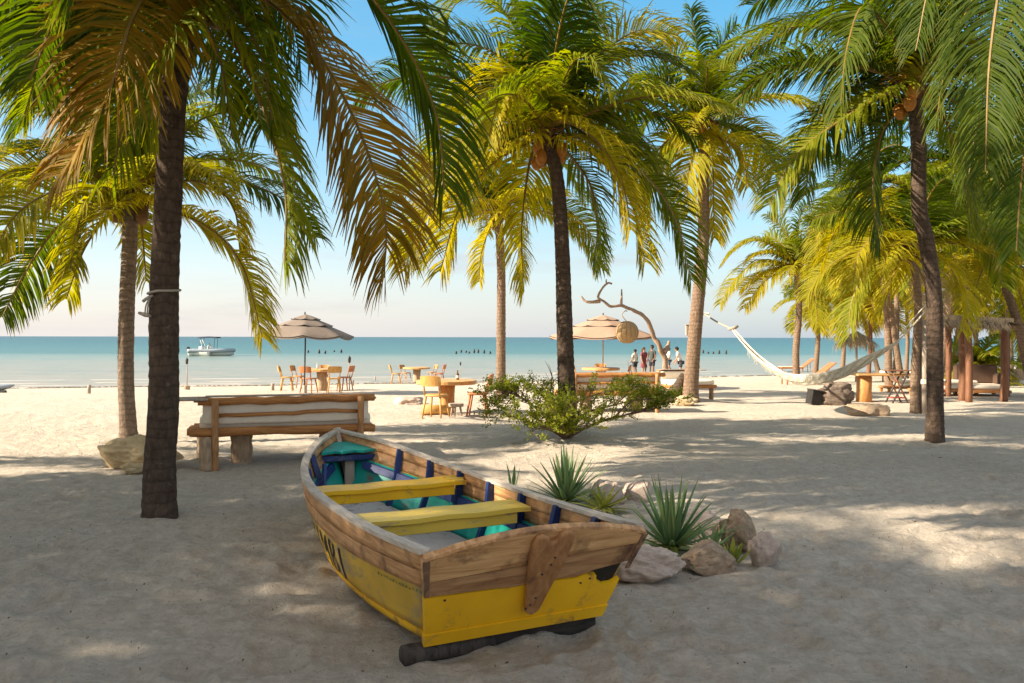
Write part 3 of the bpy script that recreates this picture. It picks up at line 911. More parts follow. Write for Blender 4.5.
far_palm('tall green palm at the left of the grove, its crown above the hammock', (903, 386), (862, 190), 26, L=3.4, r=.13, auto=20, cl=('green', 'green', 'lime', 'gold'))
far_palm('palm at the right edge with a crown level with the pergola roof', (1050, 390), (1030, 215), 27, L=3.4, r=.15, auto=20, cl=('green', 'lime', 'gold'))
far_palm('palm between the leaning thin palm and the dark bent palm, mostly behind their fronds', (895, 380), (893, 232), 29, L=3.2, r=.12, auto=20, cl=('green', 'lime', 'gold'))
far_palm('tall green palm behind the right side of the pergola', (1010, 378), (1000, 150), 30, L=4.0, r=.17, auto=22, cl=('green', 'green', 'lime'))
far_palm('green palm whose crown fills the gap above the pergola roof', (985, 372), (945, 235), 31, L=3.6, r=.13, auto=22, cl=('green', 'lime', 'lime'))
far_palm('tall green palm between the small yellow-green palm and the bent palm', (880, 372), (835, 240), 32, L=3.6, r=.13, auto=20, cl=('green', 'green', 'lime'))
for i_, (lab_, bp_, cp_, L_, cl_) in enumerate((
    ('low-crowned gold palm just right of the small yellow-green palm', (842, 377), (842, 285), 2.8, ('green', 'lime', 'gold')),
    ('low-crowned palm between the stump table and the bent palm', (906, 374), (905, 292), 2.8, ('lime', 'gold', 'gold')),
    ('gold-fronded palm seen just right of the dark bent palm', (952, 376), (958, 285), 3.0, ('green', 'lime', 'gold')),
    ('palm beyond the sofa bed at the right edge, its crown under the taller ones', (1018, 374), (1018, 298), 3.0, ('green', 'lime', 'gold')),
    ('tall green palm behind the right-hand side of the hammock', (858, 371), (800, 190), 3.2, ('green', 'green', 'lime')),
    ('green palm rising behind the gold-fronded palm at the right', (972, 372), (985, 205), 3.8, ('green', 'lime', 'lime')))):
    if i_ != 4: far_palm(lab_, bp_, cp_, 50 + i_, L=L_, r=.11, auto=20, cl=cl_)
far_palm('low young palm with yellow fronds behind the pergola daybed', (977, 384), (977, 368), 28, L=2.1, r=.09, auto=14, cl=('lime', 'gold'))
# --- palms beyond the left edge: they cast the shade over the foreground
proto = None
SHADE = [(-18.2, 1.0, 1.4), (-15.0, -.4, 1.4), (-9.0, .6, 1.2), (-16.6, 3.0, 1.2), (-11.2, -2.6, 1.4), (-16.4, -3.4, 1.4), (-11.6, 7.2, .85), (-14.4, 5.2, .75), (-23, 10.8, .85)]
for i, (x, y, s) in enumerate(SHADE):
    b = Vector((x, y, terr0(x, y)))
    lab = 'coconut palm beyond the left edge, seen only by the shade it casts'
    if proto is None:
        proto = palm(lab, b, [b, b + Vector((.1, 0, 2)), b + Vector((.3, .1, 4)), b + Vector((.25, .1, 5.6))], .15, .11, TR_DARK, auto=24, L=3.4, ll=1.06, n=60, wd=0.065, seed=40, segs=2, group='palms beyond the left edge', cls=('green', 'lime', 'gold'))
    else:
        dup(proto, b, i * 2.4, lab, s=s)
# ------------------------------------------------------------------ rowing boat
TH = .451
BO = thing('rowing_boat', 'old yellow and turquoise wooden rowing boat drawn up on the sand', 'boat', (.016, 4.165, 0), TH)
BL = 3.88
A_ = [0, .12, .25, .4, .55, .7, .82, .91, .965, 1.0]
TB = [.606, .632, .652, .662, .650, .575, .445, .285, .140, .012]
TZ = [.600, .560, .530, .512, .509, .528, .575, .628, .662, .686]
WB = [.497, .535, .562, .570, .530, .425, .285, .145, .055, .006]
ZB = [.100, .066, .040, .028, .032, .052, .095, .150, .200, .250]
def ip(a, tab):
    a = max(0, min(1, a))
    k = 0
    while k < len(A_) - 2 and A_[k + 1] < a: k += 1
    t = (a - A_[k]) / (A_[k + 1] - A_[k])
    def sl(i):
        if i <= 0: return (tab[1] - tab[0]) / (A_[1] - A_[0])
        if i >= len(A_) - 1: return (tab[-1] - tab[-2]) / (A_[-1] - A_[-2])
        return (tab[i + 1] - tab[i - 1]) / (A_[i + 1] - A_[i - 1])
    h = A_[k + 1] - A_[k]
    m0, m1 = sl(k) * h, sl(k + 1) * h
    t2, t3 = t * t, t * t * t
    return (2 * t3 - 3 * t2 + 1) * tab[k] + (t3 - 2 * t2 + t) * m0 + (-2 * t3 + 3 * t2) * tab[k + 1] + (t3 - t2) * m1
def hs(a, v, sg, off=0.0):
    """hull side point: a 0 stern..1 bow, v 0 gunwale..1 chine; off > 0 moves outwards"""
    t, b = ip(a, TB), ip(a, WB)
    x = t + (b - t) * v + .035 * math.sin(PI * v) * min(1, (1 - a) * 4) * min(1, a * 4) + off
    z = ip(a, TZ) + (ip(a, ZB) - ip(a, TZ)) * v
    y = (1 - a) * (-.275 * (1 - v)) + a * (BL - .26 * v) + off * .6 * max(0, a - .8) / .2
    return Vector((sg * max(x, .004), y, z))
SP = .37
NA = 41
aa = [i / (NA - 1) for i in range(NA)]
def shell(v0, v1, nv, off, th, sg, a0=0, a1=1):
    """closed plank between v0 and v1"""
    al = [a0 + (a1 - a0) * a for a in aa]
    vv = [v0 + (v1 - v0) * j / nv for j in range(nv + 1)]
    out = [[hs(a, v, sg, off) for v in vv] for a in al]
    inn = [[hs(a, v, sg, off - th) for v in reversed(vv)] for a in al]
    m = MB()
    rows = [o + i + [o[0]] for o, i in zip(out, inn)]
    m.grid(rows)
    C = len(rows[0]); n = len(rows)
    m.f.append(tuple(range(C - 1))); m.m.append(0)
    m.f.append(tuple((n - 1) * C + k for k in range(C - 2, -1, -1))); m.m.append(0)
    return m
for sg in (-1, 1):
    shell(SP + .004, .90, 6, 0, .012, sg).build('side_plank', Y_SIDE, BO, True)
    shell(.902, 1.0, 2, .003, .016, sg).build('bottom_band', Y_BAND, BO, True)
    shell(.0, SP * .5 - .006, 3, .010, .026, sg).build('top_strake', W_BOAT, BO, True)
    shell(SP * .5, SP, 3, .012, .026, sg).build('lower_strake', W_BOAT, BO, True)
    shell(SP + .01, .995, 6, -.016, .012, sg, .012, .985).build('inner_lining', TURQ, BO, True)
    g = MB()
    rows = []
    for a in aa:
        o = hs(a, 0, sg, .018); i = hs(a, 0, sg, -.042)
        if abs(i.x) > abs(o.x) or i.x * sg < .004: i.x = sg * .003
        z = Vector((0, 0, .024 + .004 * noise.noise((a * 30, sg, 0))))
        rows.append([o, i, i + z, o + z, o])
    g.grid(rows)
    g.f += [(0, 1, 2, 3), tuple((NA - 1) * 5 + k for k in (3, 2, 1, 0))]; g.m += [0, 0]
    g.build('gunwale', W_CAP, BO)
    s_ = MB()
    rows = []
    for i in range(30):
        a = .03 + .9 * i / 29
        p = [hs(a, v_, sg, -.032) for v_ in (.40, .52)]; q = [hs(a, v_, sg, -.062) for v_ in (.52, .40)]
        rows.append(p + q + [p[0]])
    s_.grid(rows)
    s_.build('stringer', PURP if sg > 0 else BLUE, BO)
# bottom: outside planks and inside floor
b_ = MB(); rows = []
for a in aa:
    w_ = ip(a, WB); y = hs(a, 1, 1).y; z = ip(a, ZB)
    rows.append([Vector((w_ * k / 4, y, z - .018 * (1 - abs(k) / 4) + .001)) for k in range(-4, 5)])
b_.grid(rows)
b_.build('bottom_board', Y_BAND, BO, True)
b_ = MB(); rows = []
for a in aa[1:-3]:
    w_ = ip(a, WB) - .03; y = hs(a, 1, 1).y; z = ip(a, ZB)
    rows.append([Vector((max(.01, w_) * k / 3, y, z + .022)) for k in range(-3, 4)])
b_.grid(rows)
b_.build('bilge_floor', FLOORB, BO)
# loose floor boards
for x, y0, y1 in ((-.21, .25, 1.5), (-.02, .2, 2.55), (.19, .25, 1.45)):
    MB().box((x, (y0 + y1) / 2, .115), (.17, y1 - y0, .018), bev=.004).build('floor_board', FLOORB, BO)
# ribs, taller than the strakes, dark blue
for i, a in enumerate((.10, .22, .345, .475, .60, .72, .83)):
    for sg in (-1, 1):
        m = MB(); rows = []
        wv = .021
        for q, dy in ((0, -wv), (1, wv)):
            r = []
            for v_ in (-.015, .2, .4, .6, .8, .98):
                r.append(hs(a, v_, sg, -.018) + Vector((0, dy, 0)))
            for v_ in (.95, .8, .6, .4, .2, -.015):
                r.append(hs(a, v_, sg, -.018 - (.05 if v_ > -.01 else .042)) + Vector((0, dy, 0)))
            rows.append(r + [r[0]])
        m.grid(rows)
        m.f += [tuple(range(12)), tuple(13 + k for k in range(11, -1, -1))]; m.m += [0, 0]
        m.build('rib', BLUE, BO)
# transom: bare upper board with crowned top, notched yellow lower board on a dark backing
def tr(u, z, d=0):
    """point on the raked transom plane: u across, z height, d outwards (aft)"""
    f = (z - .1) / .5
    n = Vector((0, -.876, -.482)).normalized()
    return Vector((u, -.275 * f, z)) + n * d
def tw(z):
    v_ = max(0, min(1, (.6 - z) / .5))
    return .497 + (.606 - .497) * (z - .1) / .5 + .010
def board(poly, d0, d1):
    m = MB(); n = len(poly)
    m.add([tr(u, z, d0) for u, z in poly] + [tr(u, z, d1) for u, z in poly],
          [tuple(range(n)), tuple(range(2 * n - 1, n - 1, -1))] + [(i, i + n, (i + 1) % n + n, (i + 1) % n) for i in range(n)])
    return m
ZS = .385
top = [(tw(.615) * k / 12, .600 + .085 * (1 - (k / 12) ** 2) - (.012 if abs(k) > 10 else 0)) for k in range(12, -13, -1)]
up = [(-tw(ZS) - .004, ZS + .012)] + [(x, ZS + .004 + .006 * math.sin(x * 14)) for x in [-.4, -.25, -.1, .1, .25]] + [(.36, ZS + .03), (.48, ZS + .045), (tw(ZS + .06), ZS + .06)]
seam = [(-.575, .478), (-.3, .492), (-.05, .505), (.2, .528), (.4, .540), (.585, .548)]
board(up[:1] + up[1:] + [(tw(.545) , .544)] + [(x, z - .003) for x, z in reversed(seam)][1:-1] + [(-tw(.475), .474)], .012, .045).build('transom_board', W_TRANS2, BO)
board([(-tw(.478), .478)] + [(x, z + .002) for x, z in seam[1:-1]] + [(tw(.548), .549)] + top, .012, .047).build('transom_board', W_TRANS, BO)
rim = MB(); rows = []
for k in range(41):
    u = k / 20 - 1; x_ = tw(.615) * u * .985; z_ = .600 + .085 * (1 - u * u) + .004 * noise.noise((u * 9, 0, 1)) + .001
    rows.append([tr(x_, z_, .006), tr(x_, z_ + .008, .010), tr(x_, z_ + .008, .044), tr(x_, z_ - .004, .049), tr(x_, z_, .006)])
rim.grid(rows); rim.build('transom_rim', W_BOAT, BO)
board([(-tw(.1) + .02, .105), (tw(.1) - .02, .105), (tw(.55) - .03, .55), (-tw(.55) + .03, .55)], -.02, .010).build('transom_backing', DARK, BO)
lowp = [(-tw(.175), .172), (tw(.175), .172), (tw(.24), .24), (tw(.31) - .005, .325), (tw(.31) - .05, .30), (tw(.31) - .10, .30), (tw(.33) - .16, .335), (tw(.33) - .17, .37), (.30, .385), (.27, .372), (.22, ZS - .01), (-.2, ZS - .008), (-.4, ZS - .003), (-tw(ZS), ZS)]
board(lowp, .012, .040).build('transom_panel', Y_BAND, BO)
board([(-tw(.098) - .01, .098), (tw(.098) + .01, .098), (tw(.17) + .004, .168), (-tw(.17) - .004, .168)], .012, .048).build('transom_band', Y_BAND, BO)
# worn corner posts seen at both edges of the transom
for sg in (-1, 1):
    board([(sg * (tw(.40) + .003), .40), (sg * (tw(.60) + .003), .60), (sg * (tw(.60) - .032), .60), (sg * (tw(.40) - .022), .40)], .046, .052).build('corner_post', wood('dark_corner_wood', (.08, .045, .03), (.30, .17, .10), (10, 10, 2), 3, .7, .4), BO)
# outboard motor pad with notched heart shaped top
pad = [(-.045, .235), (.0, .215), (.045, .24), (.075, .36), (.115, .50), (.138, .63), (.135, .668), (.11, .69), (.075, .692), (.045, .675), (.02, .645), (-.01, .64), (-.035, .672), (-.07, .685), (-.105, .675), (-.125, .64), (-.118, .55), (-.085, .40)]
pm = board([(x * .86 + .03, z) for x, z in pad], .046, .082)
po = pm.build('motor_pad', W_PAD, BO)
bv = po.modifiers.new('edge', 'BEVEL'); bv.width = .012; bv.segments = 2; bv.limit_method = 'ANGLE'
hol = MB()
for u, z in ((.05, .52), (.015, .47), (.02, .33), (.0, .29), (-.02, .27), (.06, .56), (.35, .36), (.30, .34), (.44, .345), (-.46, .36)):
    M_ = Matrix.Translation(tr(u, z, .083 if abs(u) < .1 else .042)) @ Matrix.Rotation(math.radians(61.2), 4, 'X')
    hol.lathe([(.006, .0), (.007, .0015), (.004, .003)], 8, 0, M_)
hol.build('bolt_hole', DARK, BO)
# thwarts
def thwart(a, z, dy, mat, skew, ext):
    y = a * BL
    xl = -(ip(a, TB) - .07); xr = ip(a, TB) - .06 + ext
    m = MB()
    rows = []
    for i in range(13):
        x = xl + (xr - xl) * i / 12
        yc = y + skew * (x / .6); zz = z + .004 * math.sin(i * 1.3)
        rows.append([Vector((x, yc - dy, zz)), Vector((x, yc + dy, zz)), Vector((x, yc + dy, zz + .03)), Vector((x, yc - dy, zz + .03)), Vector((x, yc - dy, zz))])
    m.grid(rows); m.f += [(0, 1, 2, 3), tuple(12 * 5 + k for k in (3, 2, 1, 0))]; m.m += [0, 0]
    t_ = m.build('thwart', mat, BO)
    MB().box(((xl + xr) / 2 - .01, y - dy + .035 + skew * 0, z - .038), (xr - xl - .16, .028, .074), M=None, bev=.004).build('thwart_beam', mat, t_)
    return t_
thwart(.285, .44, .135, Y_THW, .0, .0)
thwart(.565, .435, .125, Y_BAND, .0, .0)
# splintered end of the forward thwart
sp = MB(); rr = random.Random(4)
for i in range(9):
    y = .565 * BL - .11 + .026 * i; x = ip(.565, TB) - .17
    l = rr.uniform(.05, .14)
    sp.box((x + l / 2, y, .468), (l, .018, .012), Matrix.Rotation(rr.uniform(-.01, .01), 4, 'Z'))
sp.build('splinter', Y_THW, BO)
# turquoise bow deck
dk = MB(); rows = []
for i in range(9):
    a = .90 + .075 * i / 8
    w_ = ip(a, TB) - .05; z = ip(a, TZ) - .085; y = hs(a, .1, 1).y
    jag = (.03 if i == 0 else 0)
    rows.append([Vector((max(.01, w_) * k / 4, y + jag * math.sin(k * 2.1), z)) for k in range(-4, 5)])
dk.grid(rows)
d_ = dk.build('bow_deck', TURQ, BO); d_.modifiers.new('thick', 'SOLIDIFY').thickness = .022
MB().box((0, .897 * BL - .02, ip(.9, TZ) - .13), (2 * ip(.9, TB) - .12, .035, .05), bev=.005).build('deck_beam', BLUE, BO)
MB().tube([(-.30, .80 * BL, .50), (-.40, .70 * BL, .14)], .022, 6).build('brace', BLUE, BO)
MB().box((.02, .905 * BL, .30), (.09, .03, .40), Matrix.Translation((0, -.0, 0)), bev=.004).build('stem_board', W_GREY, BO)
# stem post
st = MB()
st.tube([hs(1, 1, 1) * 1 + Vector((-.006, .0, -.02)), hs(1, .5, 1) + Vector((-.012, .012, 0)), hs(1, 0, 1) + Vector((-.012, .012, .03))], .036, 8)
st.build('stem_post', W_CAP, BO, True)
# hand painted name on the side
def on_side(u, h, off=.006):
    a = .575 - u * .058 / .21 * 1.02
    return hs(a, .885 - h * .44, -1, off)
GLYPH = {'K': [[(0, 0), (0, 1)], [(.6, 1), (0, .45), (.65, 0)]], 'I': [[(.1, 0), (.1, 1)]],
         'M': [[(0, 0), (.05, 1), (.4, .35), (.75, 1), (.8, 0)]],
         'B': [[(0, 0), (0, 1), (.45, .95), (.5, .72), (.3, .52), (0, .5)], [(.3, .52), (.6, .35), (.55, .08), (0, 0)]]}
def ribbon(mb, pts, w_, offn):
    out = []
    for a, b in zip(pts, pts[1:]):
        k = 6
        out += [(a[0] + (b[0] - a[0]) * i / k, a[1] + (b[1] - a[1]) * i / k) for i in range(k)]
    out.append(pts[-1])
    vs = []
    for i, p in enumerate(out):
        q0, q1 = out[max(0, i - 1)], out[min(len(out) - 1, i + 1)]
        dx, dy = q1[0] - q0[0], q1[1] - q0[1]; l = math.hypot(dx, dy) or 1
        nx, ny = -dy / l * w_, dx / l * w_
        vs += [on_side(p[0] + nx, p[1] + ny * .8, offn), on_side(p[0] - nx, p[1] - ny * .8, offn)]
    mb.add(vs, [(2 * i, 2 * i + 1, 2 * i + 3, 2 * i + 2) for i in range(len(out) - 1)])
x = 0.06
for ch in 'KIMBI':
    lm = MB()
    for st_ in GLYPH[ch]: ribbon(lm, [(x + p[0] * .20, p[1]) for p in st_], .017, .005)
    lm.build('name_letter', DARK, BO)
    x += {'K': .21, 'I': .12, 'M': .26, 'B': .22}[ch]
gm = MB(); rr = random.Random(8)
for i in range(15):
    x0 = 1.50 + .036 * i
    for q in range(3):
        ribbon(gm, [(x0 + rr.uniform(0, .02), .95 + rr.uniform(0, .1)), (x0 + rr.uniform(0, .025), .95 + rr.uniform(.0, .1))], .004, .004)
gm.build('faded_lettering', GREENP, BO)

# log roller under the stern and a low block behind it
lg = thing('log_roller', 'short dark round log stub sticking out from under the boat\'s left stern corner', 'log', (0, 0, 0))
p0, p1 = Vector((-.535, 3.90, .03)), Vector((.42, 4.42, .02))
pts = [p0.lerp(p1, .45 * i / 10) for i in range(11)]
MB().tube(pts, [.052, .055, .054, .052, .05, .052, .053, .05, .05, .052, .05], 14, jit=.02).build('trunk_log', wood('wet_dark_log', (.02, .016, .013), (.085, .065, .055), (8, 8, 3), 3, .8, .5), lg, True)

ck = thing('dark_filler', 'low dark timber block in the gap under the stern of the boat', 'timber block', (.09, 4.27, 0), TH)
MB().box((0, .03, .028), (.80, .16, .125), bev=.012).build('filler', wood('near_black_filler', (.012, .010, .009), (.05, .04, .034), (2, 9, 9), 3, .8, .5), ck)  # near-black box added to give the dark band below the stern
# ------------------------------------------------------------------ rocks
def rock(label, px, py, w_, h_, mat, seed, dep=.8, cat='rock', grp='stones on the sand', rough=.32, Yov=None, sink=.25, name='rock', flat=False):
    g = G(px, py) if Yov is None else P(px, py, Yov)
    bmx = __import__('bmesh').new()
    __import__('bmesh').ops.create_icosphere(bmx, subdivisions=5, radius=1)
    for v_ in bmx.verts:
        d = v_.co.normalized()
        n = noise.fractal(d * 1.1 + Vector((seed * 7.3, seed, 0)), .9, 2.1, 5) * rough + .22 * rough * noise.fractal(d * 4.5 + Vector((seed, 0, 0)), .8, 2.1, 4)
        # planar facets give the broken look
        r = 1 + n
        for k in range(7):
            rr = random.Random(seed * 31 + k)
            pn = Vector((rr.gauss(0, 1), rr.gauss(0, 1), rr.gauss(0, .8))).normalized()
            lim = rr.uniform(.62, .9)
            dp = d.dot(pn) * r
            if dp > lim: r *= (1 - .85 * (dp - lim) / dp)
        v_.co = d * r
        if flat: v_.co.z = max(-.8, min(.62 + .1 * noise.noise(d * 3), v_.co.z * 1.3))
    me = bpy.data.meshes.new(name); bmx.to_mesh(me); bmx.free()
    for p in me.polygons: p.use_smooth = True
    me.materials.append(mat)
    o = bpy.data.objects.new(name, me); COL.objects.link(o)
    o.scale = (w_ / 2, w_ / 2 * dep, h_ / 2 / (1 - sink * .5))
    o.location = g + Vector((0, w_ / 2 * dep * .7, h_ * .5 * (1 - sink)))
    o.rotation_euler = (0, 0, random.Random(seed).uniform(-.3, .3))
    tag(o, label, cat, grp)
    o.scale = [q * 1.18 for q in o.scale]
    return o
rock('long pale pinkish rock at the boat\'s right stern corner', 643, 580, .44, .19, ROCK, 1, .6)
rock('round brown pitted rock in front of the larger yucca', 709, 573, .36, .19, ROCKB, 2, .7)
rock('smooth upright pinkish stone, rightmost of the yucca bed', 766, 567, .21, .22, ROCK, 3, .8)
rock('tall dark brown craggy rock standing behind the upright stone', 742, 552, .27, .28, ROCKB, 4, .7, rough=.5)
rock('flat grey rock half hidden behind the right side of the larger yucca', 702, 534, .36, .16, ROCK, 5, .7)
rock('squarish pinkish rock between the two yuccas', 607, 503, .30, .19, ROCK, 6, .7)
rock('small pointed rock behind the tip of the larger yucca', 640, 500, .24, .20, ROCK, 7, .7)
rock('small dark stone in the gap beside the craggy rock', 722, 535, .12, .10, ROCKB, 8)
rock('long yellowish rock slab at the foot of the slim left palm', 131, 470, .90, .34, ROCKY, 9, .55, rough=.4)
rock('low tan stone under the overhanging yellowish slab', 132, 474, .32, .12, ROCKY, 10)
rock('pale flat rock on the open beach left of the nearest round table', 409, 404, .62, .20, ROCK, 11, .6, flat=True)
rock('big dark brown boulder beside the stump table', 838, 404, .86, .48, ROCKD, 12, .7, rough=.45)
rock('flat grey stone block in front of the dark boulder', 870, 415, .72, .27, ROCKB, 13, .6, flat=True)
rock('pale stone lying on the sand mound of the leaning palm', 686, 406, .50, .22, ROCKY, 14, .7)

# ------------------------------------------------------------------ yuccas
def yucca(label, px, py, n, L, seed, mat=AGAVE, el=(5, 88), wd=.036, cat='yucca plant', grp='yuccas in the stone bed', low=6):
    rng = random.Random(seed)
    g = G(px, py)
    o = thing('yucca_plant', label, cat, g, 0, grp)
    m = MB(); tint = []
    for i in range(n):
        f = (i + .5) / n
        e = math.radians(el[0] + (el[1] - el[0]) * f ** .8 + rng.uniform(-6, 6))
        a = i * 2.39996 + rng.uniform(-.25, .25)
        l = L * rng.uniform(.75, 1.05) * (1 - .25 * f)
        h = Vector((math.cos(a), math.sin(a), 0)); s = Vector((-h.y, h.x, 0))
        p = Vector((0, 0, .02 + .06 * f)) + h * .015
        b = len(m.v); tr_ = rng.random() * .75
        K = 6; dr = rng.uniform(.05, .35) * (1 - f)
        for q in range(K + 1):
            t = q / K
            d = (h * math.cos(e) + Vector((0, 0, math.sin(e)))).normalized()
            nr = d.cross(s)
            w_ = wd * (.55 + 1.0 * math.sin(min(1, t * 1.35 + .12) * PI * .5) if t < .5 else 1.45 * (1 - t) ** .75 * 1.15 + .02) * .5
            m.v += [tuple(p + s * w_ + nr * -w_ * .45), tuple(p), tuple(p - s * w_ + nr * -w_ * .45)]
            tint += [(tr_ + .25, t * .9, 0, 1), (tr_, t * .9, 0, 1), (tr_ + .25, t * .9, 0, 1)]
            p = p + d * (l / K)
            e -= dr / K * (1 + 2 * t)
        for q in range(K):
            for j in (0, 1):
                m.f.append((b + 3 * q + j, b + 3 * q + j + 1, b + 3 * q + 4 + j, b + 3 * q + 3 + j)); m.m.append(0)
    m.t = tint
    m.build('leaves', mat, o, True, fix=False)
    if low:
        m = MB(); tint = []
        for i in range(low):
            a = i * 2 * PI / low + rng.uniform(-.3, .3); l = L * rng.uniform(.45, .75)
            h = Vector((math.cos(a), math.sin(a), 0)); s = Vector((-h.y, h.x, 0)); p = Vector((0, 0, .04)); b = len(m.v); e = .35
            for q in range(6):
                t = q / 5; w_ = wd * .8 * (1 - t ** 2) + .003
                m.v += [tuple(p + s * w_ * .6), tuple(p - s * w_ * .6)]; tint += [(rng.random(), t, 0, 1)] * 2
                p = p + (h * math.cos(e) + Vector((0, 0, math.sin(e)))) * l / 5; e -= .28
                p.z = max(p.z, .008 + .01 * rng.random())
            for q in range(5):
                m.f.append((b + 2 * q, b + 2 * q + 1, b + 2 * q + 3, b + 2 * q + 2)); m.m.append(0)
        m.t = tint
        m.build('withered_leaves', AGAVEY, o, True, fix=False)
    return o
yucca('larger spiky yucca growing behind the boat\'s stern corner', 672, 552, 60, .65, 1, el=(-2, 86), low=18)
yucca('spiky yucca growing behind the middle of the boat', 566, 505, 50, .66, 2, el=(0, 86), low=8)
yucca('low drooping yucca between the two spiky ones', 604, 512, 22, .36, 3, AGAVEY, (0, 45), low=10)
yucca('small low yucca offshoot just right of the larger yucca', 712, 556, 18, .28, 4, AGAVE, (5, 60), low=8)
yucca('tiny yellowish sprout between the brown rock and the upright stone', 735, 566, 8, .17, 5, AGAVEY, (40, 88), low=0)
yucca('sparse pair of thin blades sticking up beyond the boat\'s right side', 513, 492, 4, .30, 6, AGAVE, (70, 86), .03, low=0)

# ------------------------------------------------------------------ green shrub below the central palm
def shrub():
    rng = random.Random(77)
    Yb = G(566, 438).y + .05
    g = P(566, 438, Yb); g.z = terr0(g.x, g.y)
    o = thing('beach_shrub', 'sprawling yellow-green shrub at the foot of the central palm', 'shrub', g)
    br = MB(); tips = []
    def grow(pts, r0, lvl):
        c, L = even(spline(pts, 10))
        br.tube(c, [r0 * (1 - .7 * i / 9) for i in range(10)], 5, jit=.1, rng=rng)
        for i in range(2, 10):
            for _ in range(2 if lvl == 0 else 1):
                d = (c[i] - c[i - 1]).normalized()
                d = (d * .7 + Vector((rng.gauss(0, .55), rng.gauss(0, .55), rng.uniform(-.15, .8)))).normalized()
                l = (.34 if lvl == 0 else .19) * rng.uniform(.6, 1.25)
                e = c[i] + d * l
                if lvl < 1: grow([c[i], c[i] + d * l * .5 + Vector((0, 0, .02)), e], r0 * .35, lvl + 1)
                else: tips.append((c[i], e))
        tips.append((c[-2], c[-1] + (c[-1] - c[-2]) * .8))
    def Q(px, py, dy=0): return P(px, py, Yb + dy) - g
    z0 = Vector((0, 0, -.03))
    grow([z0, Q(545, 415, -.1), Q(522, 394, -.2), Q(497, 384, -.1)], .034, 0)
    grow([z0, Q(551, 408, .2), Q(541, 390, .3), Q(530, 381, .4)], .028, 0)
    grow([z0, Q(548, 428, -.3), Q(525, 420, -.5), Q(503, 412, -.5)], .026, 0)
    grow([Q(522, 394, -.2), Q(508, 390, 0), Q(495, 406, 0)], .02, 0)
    grow([z0, Q(590, 425, -.1), Q(620, 414, -.2), Q(662, 405, -.2)], .036, 0)
    grow([z0, Q(585, 410, .2), Q(612, 402, .3), Q(640, 394, .3)], .028, 0)
    grow([z0, Q(575, 400, -.4), Q(596, 388, -.5), Q(612, 384, -.5)], .026, 0)
    grow([z0, Q(555, 404, .3), Q(549, 384, .4), Q(551, 368, .4)], .022, 0)
    grow([Q(620, 414, -.2), Q(640, 395, -.3), Q(668, 392, -.3)], .02, 0)
    grow([Q(620, 400, .3), Q(634, 386, .2), Q(637, 372, .2)], .018, 0)
    grow([z0, Q(560, 425, -.5), Q(556, 412, -.7), Q(548, 405, -.8)], .02, 0)
    grow([z0, Q(556, 430, -.4), Q(540, 426, -.6), Q(527, 430, -.6)], .02, 0)
    grow([z0, Q(572, 428, -.3), Q(583, 424, -.5), Q(596, 424, -.5)], .02, 0)
    grow([z0, Q(564, 428, -.5), Q(562, 418, -.7), Q(568, 402, -.7)], .018, 0)
    grow([Q(522, 394, -.2), Q(500, 384, -.1), Q(488, 396, 0)], .02, 0)
    grow([Q(640, 410, -.2), Q(660, 402, -.2), Q(676, 398, -.2)], .016, 0)
    br.build('branch', TWIG, o, True)
    m = MB(); tint = []
    for a, b in tips:
        if (b.z > 1.15 + .12 * noise.noise(b * 3)) or rng.random() < (.25 if abs(b.x - .1) < .4 and b.z > .4 else .04): continue
        n = rng.randint(8, 13); sh = rng.random() * .5
        for i in range(n):
            c = a.lerp(b, (i + 1) / n) + Vector((rng.gauss(0, .012), rng.gauss(0, .012), rng.gauss(0, .012)))
            ax = (b - a).normalized()
            d = (ax * .5 + Vector((rng.gauss(0, .7), rng.gauss(0, .7), rng.gauss(.25, .5)))).normalized()
            s = d.orthogonal().normalized(); s = Matrix.Rotation(rng.uniform(0, 6.3), 3, d) @ s
            l = rng.uniform(.03, .058); w_ = l * .24
            if c.z < .02: continue
            k = len(m.v)
            m.v += [tuple(c), tuple(c + d * l * .5 + s * w_), tuple(c + d * l), tuple(c + d * l * .5 - s * w_)]
            r = min(1, sh + rng.random() * .55)
            tint += [(r, .1, 0, 1)] * 4
            m.f.append((k, k + 1, k + 2, k + 3)); m.m.append(0)
    m.t = tint
    m.build('foliage', BUSHL, o, fix=False)
    o.scale = (.9, .9, .86)
shrub()
